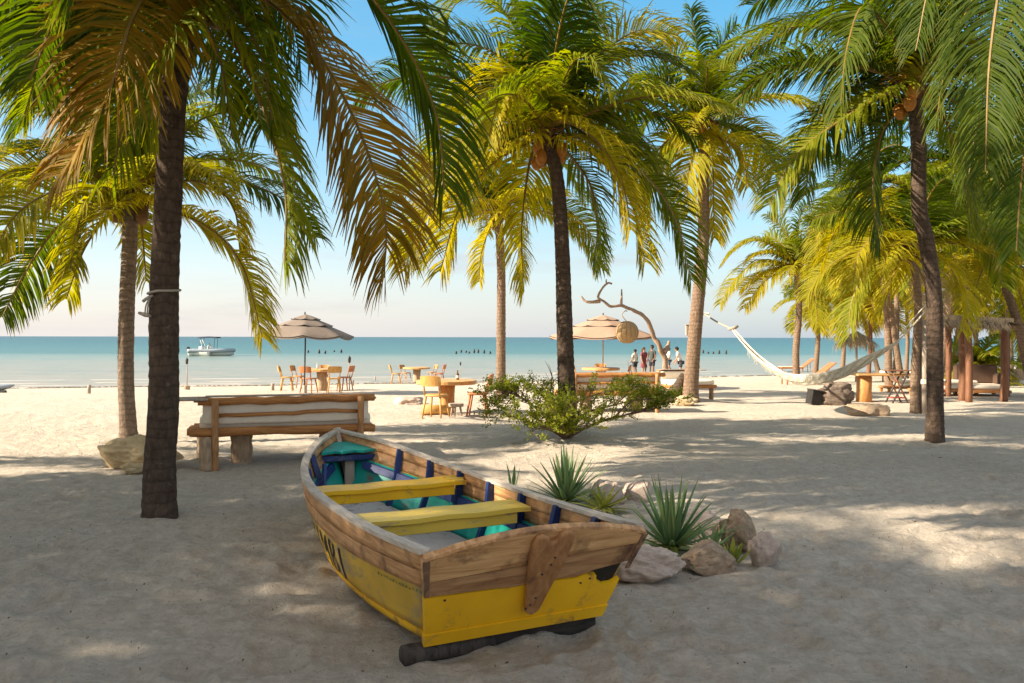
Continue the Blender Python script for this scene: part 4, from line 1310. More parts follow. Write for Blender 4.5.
# ------------------------------------------------------------------ log daybeds
def daybed(label, loc, rz, L=2.1, seed=1, deep=.95):
    rng = random.Random(seed)
    o = thing('daybed', label, 'daybed', loc, rz, 'log daybeds with cream cushions')
    h = L / 2
    def log(name, a, b, r, mat, n=10, jit=.03, par=o, wob=.012):
        a, b = Vector(a), Vector(b); k = 12
        pts = [a.lerp(b, i / (k - 1)) + Vector((0, rng.uniform(-1, 1) * wob, rng.uniform(-1, 1) * wob)) for i in range(k)]
        return MB().tube(pts, [r * (1 + rng.uniform(-.06, .06)) for _ in range(k)], n, jit=jit, rng=rng).build(name, mat, par, True)
    # y = 0 is the back, y = deep the sea side
    log('top_rail', (-h, 0, .80), (h + .02, 0, .815), .050, W_LOG)
    log('middle_rail', (-h + .16, .0, .62), (h - .18, 0, .65), .024, W_LOG, 8)
    log('lower_rail', (-h - .05, -.01, .425), (h, -.01, .43), .052, W_LOG)
    for x in (-h + .20, h - .16):
        log('back_post', (x, -.06, -.12 if x < 0 else -.1), (x - .0, -.055, .83), .042, W_LOGV)
    for i in range(7):
        y = .12 + i * (deep - .15) / 6
        log('platform_log', (-h - .10 - .04 * (i % 2), y, .40), (h + .04, y, .40), .048, W_LOG, 8)
    for x, y, r in ((-h + .10, -.02, .085), (-h + .02, deep - .15, .085), (-h + .50, .38, .13), (h - .50, .42, .14), (h - .12, deep - .2, .08)):
        log('stump_foot', (x, y, -.12), (x, y, .36), r, W_STUMP, 14, .05)
    m = MB()
    m.box((0, .06, .806), (L + .1, .12, .03), Matrix.Rotation(0, 4, 'X'), bev=.01)
    m.box((-h - .06, .10, .833), (.36, .42, .026), bev=.008)
    m.box((.0, .10, .858), (L * .93, .16, .016), bev=.006)
    m.build('top_shelf', W_GREY, o)
    # cushions: puffy boxes
    def cushion(name, c, d, mat=CUSH, par=o, tilt=0):
        nx, ny = 18, 8
        m = MB(); rows = []
        for i in range(nx + 1):
            r = []
            for j in range(24):
                a = 2 * PI * j / 24
                cx, cz = math.cos(a), math.sin(a)
                e = .35
                yy = math.copysign(abs(cx) ** e, cx) * d[1] / 2; zz = math.copysign(abs(cz) ** e, cz) * d[2] / 2
                u = i / nx * 2 - 1
                f = 1 - .08 * abs(u) ** 8
                zz *= (1 + .05 * noise.noise((u * 3, j * .3, c[1] * 9))) * f; yy *= f
                r.append(Vector((u * d[0] / 2, yy, zz)))
            rows.append(r + [r[0]])
        m.grid(rows)
        C = 25
        m.f += [tuple(range(24)), tuple(nx * C + k for k in range(23, -1, -1))]; m.m += [0, 0]
        R = Matrix.Translation(c) @ Matrix.Rotation(tilt, 4, 'X')
        m.v = [tuple(R @ Vector(p)) for p in m.v]
        return m.build(name, mat, par, True)
    cushion('seat_cushion', (0, deep / 2 + .06, .515), (L - .02, deep - .1, .15))
    cushion('back_cushion', (0, .10, .66), (L - .10, .12, .30), tilt=-.06)
    return o
ang = math.radians(18)
g1 = G(215, 468)
dv = Vector((math.cos(ang), math.sin(ang), 0))
c1 = g1 + dv * (1.05 - .20) + Vector((0, .05, 0)); c1.z = 0
bed = daybed('cream-cushioned log daybed between the tall left palm and the boat, seen from behind', c1, ang, 2.12, 1)
p2 = P(615, 400, 17.0); p2.z = terr0(p2.x, p2.y)
dup(bed, p2, math.radians(4), 'log daybed just behind the green shrub, in front of the driftwood branch')
p3 = P(677, 400, 20.9); p3.z = terr0(p3.x, p3.y)
dup(bed, p3, math.radians(200), 'log daybed mostly hidden behind the trunk of the hammock palm', s=(.55, .9, .9))

# ------------------------------------------------------------------ umbrellas
def umbrella(label, px, Y, R, ztop, zrim, mat, seed, zbase, rz, tilt=0):
    c = P(px, 400, Y); z0 = zbase
    o = thing('beach_umbrella', label, 'umbrella', (c.x, c.y, z0), rz, 'market umbrellas over the tables')
    H = ztop - z0; rim = zrim - z0
    def T(p):
        x, y, z = p
        return (x + (z - 1) * tilt, y, z - x * tilt)
    pl = MB().tube([T((0, 0, -.1)), T((0, 0, 1)), T((0, 0, H + .02))], .022, 10).build('pole', METAL if mat is CANV else wood('pale_pole', (.5, .42, .33), (.62, .54, .44), (8, 8, 1)), o, True)
    def tier(name, r0, r1, f0, f1, sag):
        m = MB(); rows = []
        n = 64
        for i in range(9):
            t = i / 8; r = r0 + (r1 - r0) * t
            row = []
            for k in range(n + 1):
                a = 2 * PI * k / n
                q = abs(((k / n * 8) % 1) - .5) * 2      # 1 on a rib, 0 between ribs
                rr = r * (1 - .05 * (1 - q * q) * t)
                hgt = H - (H - rim) * (r / R) ** 1.12 + f0 - sag * (1 - q * q) * t * (1 if i < 8 else 1.5)
                row.append(T((rr * math.cos(a), rr * math.sin(a), hgt)))
            rows.append(row)
        m.grid(rows)
        cpy = m.build(name, mat, o, True)
        MB().tube([Vector(q) + Vector((0, 0, -.004)) for q in rows[-1]], .014, 4).build('trim', METAL, cpy)
        return cpy
    tier('canopy', .50 * R, R, 0, 0, .05)
    tier('canopy_vent', .24 * R, .56 * R, .055, 0, .03)
    tier('canopy_cap', .012, .30 * R, .10, 0, .02)
    val = MB(); rows = []
    for k in range(65):
        a = 2 * PI * k / 64
        q = abs(((k / 64 * 8) % 1) - .5) * 2
        rr = R * (1 - .05 * (1 - q * q)); z = rim - .075 * (1 - q * q)
        rows.append([T((rr * math.cos(a), rr * math.sin(a), z)), T((rr * math.cos(a), rr * math.sin(a), z - .05))])
    val.grid(rows); val.build('valance', mat, o, True)
    for k in range(8):
        a = 2 * PI * k / 8
        # rib lies along the underside of the canopy
        def cp(r, d=.03): return Vector(T((r * math.cos(a), r * math.sin(a), H - (H - rim) * (r / R) ** 1.12 - d)))
        rb = MB().tube([cp(R * q) for q in (.03, .25, .5, .75, .97)], .011, 5).build('rib', METAL, o)
        MB().tube([Vector(T((0, 0, rim + .02))), cp(R * .52, .04)], .008, 5).build('strut', METAL, rb)
    MB().lathe([(.004, H + .02), (.03, H + .04), (.035, H + .07), (.018, H + .10), (.03, H + .14), (.003, H + .18)], 10, 0).build('finial', METAL, o, True)
    MB().lathe([(.25, -.03), (.25, .05), (.06, .07), (.05, .28), (.03, .30)], 20).build('base', W_GREY, o)
    return o
umbrella('taupe market umbrella over the table beyond the left daybed', 305, 24.2, 1.44, 2.18, 1.64, CANV, 1, -.18, .2, .02)
umbrella('peach-pink market umbrella behind the hanging woven lamp', 603, 27.2, 1.86, 2.26, 1.64, CANV2, 2, -.10, .15, .0)

# ------------------------------------------------------------------ chairs and tables
def chair(label, loc, rz, mat, sc_=1):
    o = thing('wooden_chair', label, 'chair', loc, rz, 'wooden chairs at the beach tables', sc_)
    st = MB(); rows = []
    n = 20
    def so(k, s): # rounded seat outline
        a = 2 * PI * k / n; c, d = math.cos(a), math.sin(a)
        return (math.copysign(abs(c) ** .55, c) * .215 * s * (1 + .06 * d), math.copysign(abs(d) ** .55, d) * .205 * s)
    for s, z in ((.001, .43), (.96, .43), (1, .442), (1, .458), (.96, .468), (.5, .460), (.001, .456)):
        r = [(*so(k, s), z) for k in range(n)]; rows.append(r + [r[0]])
    st.grid(rows); st.build('seat', mat, o, True)
    for sx in (-1, 1):
        for sy in (-1, 1):
            MB().tube([(sx * .15, sy * .13, .435), (sx * .18, sy * .165, .22), (sx * .205, sy * .20, -.02)], [.023, .021, .017], 8).build('leg', mat, o, True)
        MB().tube([(sx * .16, -.17, .45), (sx * .165, -.20, .62), (sx * .17, -.25, .80)], [.018, .017, .015], 8).build('back_post', mat, o, True)
    b = MB(); rows = []
    for i in range(13):
        u = i / 12 * 2 - 1
        y = -.262 + .05 * u * u - .0
        zz = .845 - .02 * u ** 4
        rows.append([(u * .215, y, .635 + .02 * u ** 4), (u * .215, y - .04, zz), (u * .215, y - .065, zz), (u * .215, y - .025, .635 + .02 * u ** 4), (u * .215, y, .635 + .02 * u ** 4)])
    b.grid(rows); b.f += [(0, 1, 2, 3), tuple(60 + k for k in (3, 2, 1, 0))]; b.m += [0, 0]
    b.build('backrest', mat, o)
    return o
CH = {}
def put_chair(label, px, py, facing, mat='w', s=1):
    """px,py: where the chair's feet stand; facing: direction it looks, degrees from +X"""
    g = G(px, py)
    rz = math.radians(facing - 90)
    if mat not in CH:
        CH[mat] = chair(label, g, rz, {'w': W_CHAIR, 'r': W_RED, 'y': W_YEL}[mat], s)
        return CH[mat]
    return dup(CH[mat], g, rz, label, s=s)
def table(label, px, py, dia, h, seed, zr=.17, item=()):
    g = G(px, py); rng = random.Random(seed)
    o = thing('round_table', label, 'table', g, rng.uniform(0, 6), 'round trunk-legged beach tables')
    prof = []
    m = MB(); m.tube([(0, 0, -.1), (.01, .0, .15), (.0, .01, .4), (.01, 0, h - .07)], [zr * 1.12, zr, zr * .95, zr * 1.08], 18, jit=.04, rng=rng)
    m.build('trunk_leg', W_STUMP if seed % 2 else W_CHAIR, o, True)
    R = dia / 2; t = .085
    m = MB(); rows = []
    for s, z in ((.02, h - t), (.97, h - t), (1, h - t + .015), (1, h - .012), (.975, h), (.02, h)):
        r = [((R * s) * (1 + .03 * math.sin(3 * a + seed) + .012 * math.sin(11 * a)) * math.cos(a), (R * s) * (1 + .03 * math.sin(3 * a + seed) + .012 * math.sin(11 * a)) * math.sin(a), z) for a in [2 * PI * k / 48 for k in range(48)]]
        rows.append(r + [r[0]])
    m.grid(rows); m.build('tabletop', W_TABLE, o)
    return g, h
BOTT = plain('brown_glass', (.12, .055, .02), .2, .1, 5, 0, .5)
def bottle(label, p, mat=BOTT, h=.2):
    o = thing('bottle', label, 'bottle', p, 0, 'things on the beach tables')
    MB().lathe([(.028, 0), (.034, .008), (.034, h * .55), (.014, h * .75), (.013, h * .94), (.016, h * .95), (.016, h)], 12).build('bottle_body', mat, o, True)
    MB().lathe([(.0345, h * .18), (.0350, h * .19), (.0350, h * .45), (.0345, h * .46)], 12).build('bottle_label', CUSH, o, True)
    return o
# table A under the taupe umbrella
gA, hA = table('round table under the taupe umbrella', 322, 391, 1.3, .74, 1)
put_chair('pale wooden chair farthest left at the taupe umbrella\'s table', 287, 391, 10, 'y')
put_chair('wooden chair leaning at the table beside the taupe umbrella\'s pole', 299, 389, -10, 'w')
put_chair('reddish chair with its back to the viewer, left front of the taupe umbrella\'s table', 309, 393, 75, 'r')
put_chair('wooden chair on the sea side of the taupe umbrella\'s table', 323, 386, 265, 'w')
put_chair('yellowish chair in front right of the taupe umbrella\'s table, back to the viewer', 334, 393, 110, 'y')
put_chair('reddish chair at the right of the taupe umbrella\'s table, turned to its table', 345, 391, 165, 'r')
# table B far
gB, hB = table('round table farther down the beach, between the two torch poles', 417, 383, 1.25, .72, 3)
put_chair('yellow-backed chair at the left of the farther table', 396, 384, 5, 'y')
put_chair('wooden chair second from the left at the farther table', 406, 382, 330, 'w')
put_chair('wooden chair on the sea side of the farther table', 432, 381, 215, 'w')
put_chair('reddish chair at the right of the farther table', 439, 384, 170, 'r')
# table C nearest
gC, hC = table('thick round table nearest the viewer, with a brown bottle on it', 447, 413, 1.28, .70, 2, .16)
put_chair('yellow wooden chair at the nearest table, its back to the viewer', 436, 418, 70, 'y', 1.0)
put_chair('reddish-backed chair at the right of the nearest table, facing left', 478, 416, 175, 'r', 1.02)
bottle('brown bottle standing on the nearest round table', gC + Vector((.22, .1, hC)))
bottle('clear bottle standing on the taupe umbrella\'s table', gA + Vector((-.15, 0, hA)), plain('pale_glass', (.5, .55, .5), .2, .1, 5, 0, .5), .22)
# table D under the peach umbrella
gD, hD = table('round table under the peach umbrella, seen over the daybed', 601, 389, 1.3, .74, 4)
put_chair('pale chair at the left of the peach umbrella\'s table', 580, 391, 15, 'y')
put_chair('wooden chair in front of the peach umbrella\'s pole', 601, 386, 268, 'w')
put_chair('reddish chair at the right of the peach umbrella\'s table', 622, 390, 170, 'r')
# short sawn log at the foot of the nearest table
g = G(422, 415); o = thing('driftwood_log', 'short yellowish log lying at the foot of the nearest round table', 'log', g)
MB().tube([(0, 0, .1), (.25, .05, .1), (.62, .12, .11)], [.11, .1, .09], 12, jit=.05).build('log_body', W_YEL, o, True)
g = G(456, 416); o = thing('log_stool', 'low three-legged log stool between the nearest table and its reddish chair', 'stool', g)
MB().lathe([(.001, .19), (.15, .19), (.16, .2), (.16, .245), (.15, .255), (.001, .256)], 18).build('seat', W_GREY, o)
for k in range(3):
    a = k * 2.1 + .4
    MB().tube([(.09 * math.cos(a), .09 * math.sin(a), .20), (.13 * math.cos(a), .13 * math.sin(a), -.03)], [.022, .018], 8).build('leg', W_GREY, o, True)
# bird-table like tray on a stick
g = G(483, 377); o = thing('tray_stand', 'small wooden tray on a single post near the waterline', 'tray stand', g)
MB().tube([(0, 0, -.1), (.01, 0, .35), (0, 0, .6)], [.03, .026, .03], 8).build('post', W_GREY, o, True)
MB().box((0, 0, .615), (.55, .36, .03), bev=.006).build('tray', W_GREY, o)
for s in (-1, 1): MB().tube([(0, 0, .40), (s * .20, 0, .60)], .016, 6).build('brace', W_GREY, o)
g = G(478, 398); 
# torches
def torch(label, px, py, h, foot=False):
    g = G(px, py); o = thing('beach_torch', label, 'torch', g, 0, 'torch poles along the beach')
    MB().tube([(0, 0, -.15), (.008, 0, h * .5), (0, 0, h - .2)], .017, 8).build('pole', W_GREY, o, True)
    MB().lathe([(.02, h - .22), (.045, h - .19), (.055, h - .05), (.04, h - .02), (.018, h), (.012, h + .03)], 10).build('fuel_can', METAL, o, True)
    if foot: MB().lathe([(.11, -.08), (.10, .13), (.03, .15)], 12).build('foot', W_STUMP, o)
    return o
torch('torch pole with a stump foot beside the tall left palm, seen against the sea', 187, 390, 1.12, True)
torch('slim torch pole right of the taupe umbrella\'s table', 349.5, 391, 1.15)
torch('tall slim torch pole right of the farther table', 460.5, 379, 1.05)
for lab, px, py, h, r in (('grey wooden stump post alone on the open beach at the left', 89, 394, .26, .055), ('short stump post left of the taupe umbrella\'s chairs', 272.5, 391, .24, .06),
                          ('short stump post right of the taupe umbrella\'s chairs', 352.5, 386, .22, .06), ('thin short peg between the two sets of tables', 375, 383, .3, .03),
                          ('small stump post in the shallows right of the farther table', 448, 373, .35, .07)):
    g = G(px, py); o = tag(MB().tube([g + Vector((0, 0, -.15)), g + Vector((.005, 0, h * .6)), g + Vector((.01, 0, h))], [r, r * .95, r * 1.02], 10, jit=.05).build('wooden_stake', W_GREY, None, True), lab, 'wooden stake', 'stump posts on the beach')
# stakes standing in the shallows far out
rr = random.Random(9)
for i, px in enumerate([308, 319, 325, 334, 341, 456, 461, 466, 469, 474, 478, 484, 490, 703, 708, 713, 719, 726]):
    Yq = 105 + rr.uniform(-6, 6); p = P(px, 350, Yq); h = .22 + rr.uniform(.0, .3)
    q = Vector((p.x, p.y, SEA))
    tag(MB().tube([q + Vector((0, 0, -.6)), q + Vector((.02, 0, h * .5)), q + Vector((.03, 0, h))], [.15, .14, .10], 8, jit=.08).build('sea_stake', METAL, None, True),
        'dark stake standing in a row in the shallow sea', 'wooden stake', 'stakes in the shallow sea')

# ------------------------------------------------------------------ driftwood branch with hanging lamp
Yd = 23.6
b0 = G(669, 392)
o = thing('driftwood_branch', 'arched bare driftwood branch that carries the woven lamp', 'driftwood', b0)
def DQ(px, py, dy=0): return P(px, py, b0.y + dy) - b0
path = [DQ(669, 394), DQ(666, 370), DQ(661, 350, -.2), DQ(650, 327, -.5), DQ(644, 316, -.8), DQ(628, 308, -1.2), DQ(616, 305, -1.5), DQ(601, 302, -1.8), DQ(598, 296, -1.9), DQ(601, 288, -1.9), DQ(608, 283, -2), DQ(611, 284, -2)]
cur, L = even(spline(path, 60))
cur = [p + Vector((noise.noise((i * .21, 1, 0)), noise.noise((i * .21, 5, 0)), noise.noise((i * .21, 9, 0)))) * .09 for i, p in enumerate(cur)]
MB().tube(cur, [(.095 * (1 - .84 * (i / 59) ** .8) + .012) * (1 + .25 * noise.noise((i * .5, 2, 2))) for i in range(60)], 10, jit=.12).build('limb', DRIFT, o, True)
def twig(pts, r): MB().tube(spline(pts, 12), [r * (1 - .6 * i / 11) for i in range(12)], 7, jit=.1).build('twig', DRIFT, o, True)
twig([DQ(600, 301, -1.8), DQ(591, 302, -1.7), DQ(585, 301, -1.6), DQ(581, 296, -1.6)], .06)
twig([DQ(621, 306, -1.4), DQ(621.5, 297, -1.4), DQ(621.5, 289, -1.3)], .045)
twig([DQ(664, 352, -.2), DQ(668, 346, -.1), DQ(669, 341, 0)], .10)
twig([DQ(607, 284, -2), DQ(606, 281, -2), DQ(606.5, 279, -2)], .03)
Yl = b0.y - 1.35
lc = P(627, 332, Yl); r = .335
lp = thing('woven_lamp', 'round woven lamp hanging from the driftwood branch', 'lamp', lc)
m = MB()
m.lathe([(max(.01, r * math.cos(math.radians(e_))), r * math.sin(math.radians(e_))) for e_ in range(84, -91, -6)], 28)
m.build('shade', WICK, lp, True)
m = MB()
for k in range(14):
    a = 2 * PI * k / 14
    m.tube([Vector((math.cos(a) * math.cos(e) * (r + .006), math.sin(a) * math.cos(e) * (r + .006), math.sin(e) * r * 1.0)) for e in [math.radians(-75 + 15 * j) for j in range(11)]], .009, 4)
m.build('cane_ribs', wood('cane', (.25, .15, .07), (.38, .25, .12)), lp, True)
hk = P(627, 311, b0.y - 1.25) - lc
MB().tube(spline([(0, 0, r * .9), (-.16, 0, r + .18), (-.05, .05, r + .3), hk], 14), .016, 6).build('hanging_rope', ROPE, lp, True)

# ------------------------------------------------------------------ hammock
hA_ = P(703.5, 313, 20.0); hB_ = P(929, 306, 12.45)
hm = thing('hammock', 'cream net hammock slung between the leaning palm and the dark bent palm', 'hammock', (0, 0, 0))
ks = P(733, 329, 18.9); ke = P(897, 341, 13.25)
mid = [P(762, 362, 17.6), P(800, 381, 16.2), P(842, 374, 14.9), P(878, 354, 13.7)]
axis, _ = even(spline([ks] + mid + [ke], 60))
m = MB(); rows = []
hd = (hB_ - hA_).normalized(); sdv = Vector((-hd.y, hd.x, 0)).normalized()
for i, p in enumerate(axis):
    t = i / 59; w_ = .11 * math.sin(PI * t) ** .75 + .02; dpt = .12 * math.sin(PI * t)
    row = []
    for j in range(17):
        u = j / 16 * 2 - 1
        row.append(p + sdv * (u * w_) + Vector((0, 0, dpt * (u * u - .35) + .012 * math.sin(u * 9 + t * 20) - .05 * u * math.sin(PI * t))))
    rows.append(row)
m.grid(rows)
t = NT('hammock_net')
v_ = t.coord((1, 1, 1)); wv = t.node('ShaderNodeTexWave', wave_type='BANDS', bands_direction='X'); wv.inputs['Scale'].default_value = 5; wv.inputs['Distortion'].default_value = 2
t.link(v_, wv.inputs['Vector'])
col = t.ramp(wv.outputs['Fac'], [(.2, (.52, .47, .37)), (.6, (.70, .66, .55))])
t.bump(t.noise(t.coord((1, 1, 1)), 60, 3), .5, .01)
NET = t.fin(col, .9, .1)
mo = m.build('net', NET, hm, True); mo.modifiers.new('thick', 'SOLIDIFY').thickness = .012
m = MB()
for j in (0, 16):
    m.tube([r_[j] for r_ in rows], .016, 5)
m.build('edge_cord', ROPEW, hm, True)
fr = MB(); rr = random.Random(3)
for i in range(10, 46):
    for q in range(3):
        p = rows[i][0] + Vector((rr.uniform(-.03, .03), rr.uniform(-.03, .03), 0)); fr.tube([p, p + Vector((rr.uniform(-.02, .02), 0, -.07)), p + Vector((rr.uniform(-.03, .03), 0, -rr.uniform(.11, .17)))], .004, 3)
fr.build('fringe', ROPEW, hm)['kind'] = 'stuff'
def ropeobj(name, pts, r, mat, n=24): return MB().tube(spline(pts, n), r, 6).build(name, mat, hm, True)
ropeobj('rope', [hA_, hA_.lerp(ks, .5) + Vector((0, 0, -.03)), ks], .022, ROPE)
ropeobj('rope', [ke, ke.lerp(hB_, .5) + Vector((0, 0, -.02)), hB_], .014, ROPEW)
ropeobj('rope', [ke + Vector((.05, 0, .1)), P(915, 316, 12.6), P(938, 291, 12.25)], .010, ROPEW)
MB().tube([ks + Vector((-.12, 0, .0)), ks + Vector((.02, 0, .03)), ks + Vector((.12, 0, .08))], [.03, .05, .03], 8, jit=.1).build('knot', ROPE, hm, True)
for nm, c, R in (('trunk_loop', hA_ + Vector((-.02, .13, .0)), .185),):
    ropeobj(nm, [c + Vector((R * math.cos(a), R * math.sin(a), .02 * math.sin(a * 2))) for a in [2 * PI * k / 16 for k in range(17)]], .016, ROPEW, 40)
for z_, k_ in ((306, .0), (291, .04), (300, .02)):
    c = P(934, z_, 12.4); R = .142
    ropeobj('trunk_loop', [c + Vector((R * math.cos(a), R * math.sin(a), k_ * math.cos(a))) for a in [2 * PI * k / 16 for k in range(17)]], .009, ROPEW, 40)
# rope on the tall left palm
c = P(164, 291, 7.15)
rp = thing('tied_rope', 'grey rope looped round the tall left palm with a wooden toggle', 'rope', (0, 0, 0))
R = .134
MB().tube(spline([c + Vector((R * math.cos(a), R * math.sin(a), .012 * math.sin(a) - .03 * max(0, -math.cos(a)))) for a in [2 * PI * k / 20 for k in range(21)]], 60), .012, 6).build('loop', ROPE, rp, True)
e0 = P(153, 296, 7.05); e1 = P(143, 302, 7.03); e2 = P(146, 316, 7.03)
MB().tube(spline([e0, P(147, 299, 7.02), e1], 10), .014, 6).build('loop_end', ROPE, rp, True)
for k in (-1, 1): MB().tube(spline([P(150, 298, 7.03), P(147 + k, 306, 7.02), e2 + Vector((k * .01, 0, 0))], 10), .007, 5).build('cord', ROPE, rp, True)
MB().tube([P(138.5, 313.5, 7.03), P(145, 315.5, 7.03), P(151, 317, 7.03)], [.012, .02, .012], 8).build('toggle', W_GREY, rp, True)
# box on the leaning palm and old leaning stump
pb = P(687, 330, 20.2)
bx = thing('wooden_box', 'small upright wooden box fixed to the left side of the hammock palm', 'box', pb)
MB().box((0, 0, 0), (.075, .12, .26), bev=.01).build('box_body', W_GREY, bx); MB().box((0, -.01, .14), (.10, .15, .02), bev=.005).build('lid', W_STUMP, bx)
g = G(679, 403)
st = thing('tree_stump', 'dark old leaning palm stump at the left foot of the hammock palm', 'stump', g + Vector((0, .35, 0)))
MB().tube([(-.15, 0, -.15), (-.08, 0, .1), (.08, 0, .4), (.22, .02, .68)], [.26, .22, .15, .10], 14, jit=.07).build('stump_trunk', TR_DARK, st, True)
# ------------------------------------------------------------------ right-hand side: loungers, stump table, pergola
def lounger(label, loc, rz, s=1):
    o = thing('lounge_chair', label, 'lounge chair', loc, rz, 'reclining wooden lounge chairs', s)
    for sy in (-.27, .27):
        MB().box((-.25, sy, .30), (1.35, .05, .07), bev=.008).build('side_rail', W_RED, o)
    m = MB()
    for i in range(13): m.box((-.88 + i * .105, 0, .345), (.085, .56, .02), bev=.004)
    m.build('seat_slats', W_CHAIR, o)
    m = MB(); A = math.radians(38)
    for i in range(8):
        d = .06 + i * .10
        m.box((0, 0, 0), (.085, .54, .02), Matrix.Translation((.42 + d * math.cos(A), 0, .35 + d * math.sin(A))) @ Matrix.Rotation(-A, 4, 'Y'), bev=.004)
    for sy in (-.25, .25): m.tube([(.42, sy, .33), (.42 + .86 * math.cos(A), sy, .33 + .86 * math.sin(A))], .022, 6)
    m.build('backrest', W_RED, o)
    for x in (-.85, .35):
        for sy in (-.26, .26): MB().box((x, sy, .12), (.055, .05, .36), bev=.006).build('leg', W_RED, o)
    for sy in (-.2, .2): MB().tube([(.42 + .5 * math.cos(A), sy, .33 + .5 * math.sin(A)), (.86, sy, .02)], .018, 6).build('prop', W_RED, o)
    MB().box((-.25, 0, .375), (1.28, .5, .035), bev=.015).build('pad', CUSH if s == 1 else W_CHAIR, o)
    return o
g = G(797, 384)
l1 = lounger('reclining lounge chair with a pale pad behind the lowest part of the hammock', g + Vector((.35, 0, 0)), math.radians(4), 1)
g = G(790, 372.5)
dup(l1, g + Vector((.3, 0, 0)), math.radians(2), 'empty wooden recliner near the waterline, beyond the padded lounge chair', s=1.05)
g = G(905, 381)
dup(l1, g, math.radians(12), 'lounge chair seen between the stump table and the tan-trunked palm', s=1)

g = G(864, 401)
o = thing('stump_table', 'plank-topped table standing on a thick orange tree stump', 'table', g)
MB().tube([(0, 0, -.1), (.0, 0, .3), (.01, 0, .66)], [.20, .185, .185], 20, jit=.015).build('stump', wood('orange_stump', (.42, .18, .055), (.62, .31, .11), (8, 8, 1.2), 2.5, .6, .3), o, True)
MB().box((.40, 0, .70), (1.35, .55, .055), bev=.015).build('plank_top', W_TABLE, o)
g = G(897, 402)
o = thing('folding_stand', 'dark folding tray stand with crossed legs and a red strap', 'stand', g)
for sy in (-.18, .18):
    for k in (-1, 1):
        MB().tube([(-.21 * k, sy, -.03), (.21 * k, sy, .80)], .022, 8).build('crossed_leg', METAL if k > 0 else W_REDP, o, True)
MB().box((0, 0, .815), (.62, .44, .025), bev=.006).build('tray', W_REDP, o)
MB().box((0, 0, .13), (.36, .30, .02), bev=.004).build('lower_shelf', plain('red_strap', (.35, .05, .035), .7), o)
g = G(817, 404)
o = thing('dark_crate', 'small dark crate leaning against the left of the dark boulder', 'crate', g, .2)
MB().box((0, .15, .16), (.30, .26, .34), Matrix.Rotation(.18, 4, 'Y'), bev=.012).build('crate_body', DARK, o)
MB().box((0, .15, .345), (.33, .29, .03), Matrix.Rotation(.18, 4, 'Y'), bev=.01).build('lid', METAL, o)
# white driftwood-grey post beside tan palm
g = G(924, 412)
o = thing('wooden_post', 'pale grey post standing between the tan-trunked palm and the dark bent palm', 'post', g)
MB().tube([(0, 0, -.15), (.01, 0, .9), (-.02, 0, 2.0)], [.11, .10, .085], 12, jit=.05).build('post_shaft', W_GREY, o, True)
MB().lathe([(.118, .62), (.122, .64), (.122, .70), (.118, .72)], 12).build('rope_band', ROPEW, o)

# pergola
YP = G(963, 401).y
def PX(px, py, dy=0):
    p = P(px, py, YP + dy); return p
pg = thing('thatched_pergola', 'thatch-roofed pergola on red-brown posts sheltering a daybed', 'pergola', (0, 0, 0))
def post(px, r, dy, top, mat=W_REDP, lean=0):
    b = PX(px, 400, dy); b.z = -.15; t_ = Vector((b.x + lean, b.y, top))
    return MB().tube(spline([b, b.lerp(t_, .5) + Vector((.02, 0, 0)), t_], 10), r, 10, jit=.04).build('post', mat, pg, True)
post(962.5, .105, 0, 1.95); post(1004, .095, .0, 1.9); post(948, .08, 2.3, 1.95); post(1006, .08, 2.3, 1.95)
bm_ = MB()
bm_.tube([PX(936, 322) , PX(972, 321), PX(1012, 325)], .07, 8); bm_.tube([PX(940, 324, 2.3), PX(1012, 326, 2.3)], .07, 8)
for px in (946, 966, 986, 1006): bm_.tube([PX(px, 322, -.3), PX(px, 323, 2.7)], .045, 6)
bm_.build('beam', W_REDP, pg, True)
rf = MB(); rr = random.Random(12)
for i in range(1500):
    px = 934 + 80 * rr.random(); dy = -.35 + 3.1 * rr.random()
    p = PX(px, 318.5 + .05 * (px - 934), dy)
    edge = rr.random() < .35
    if edge: p = PX(px, 319 + .05 * (px - 934), -.38 + .08 * rr.random())
    d = Vector((rr.gauss(0, .5), rr.gauss(0, .5) - (1 if edge else 0), -.35 if edge else rr.uniform(-.1, .12))).normalized()
    if edge and px > 1003: d = Vector((.8, -.4, -.35 + rr.uniform(-.2, .4))).normalized()
    l = rr.uniform(.2, .45); s = d.cross(Vector((0, 0, 1))).normalized() * .012
    q = p + d * l * .6 + Vector((0, 0, rr.uniform(0, .05))); e = p + d * l + Vector((0, 0, -.10 if edge else 0))
    b = len(rf.v); rf.v += [tuple(p + s), tuple(p - s), tuple(q - s), tuple(q + s), tuple(e)]; rf.f += [(b, b + 1, b + 2, b + 3), (b + 3, b + 2, b + 4)]; rf.m += [0, 0]
c4 = [PX(934, 320, -.35), PX(1014, 324, -.35), PX(1014, 324, 2.8), PX(934, 320, 2.8)]
top4 = [p + Vector((0, 0, .17)) for p in c4]; 
b = len(rf.v); rf.v += [tuple(p) for p in c4 + top4]; rf.f += [tuple(b + i for i in f) for f in ((0, 1, 2, 3), (7, 6, 5, 4), (0, 4, 5, 1), (1, 5, 6, 2), (2, 6, 7, 3), (3, 7, 4, 0))]; rf.m += [0] * 6
rf.build('thatch_roof', THATCH, pg, fix=False)
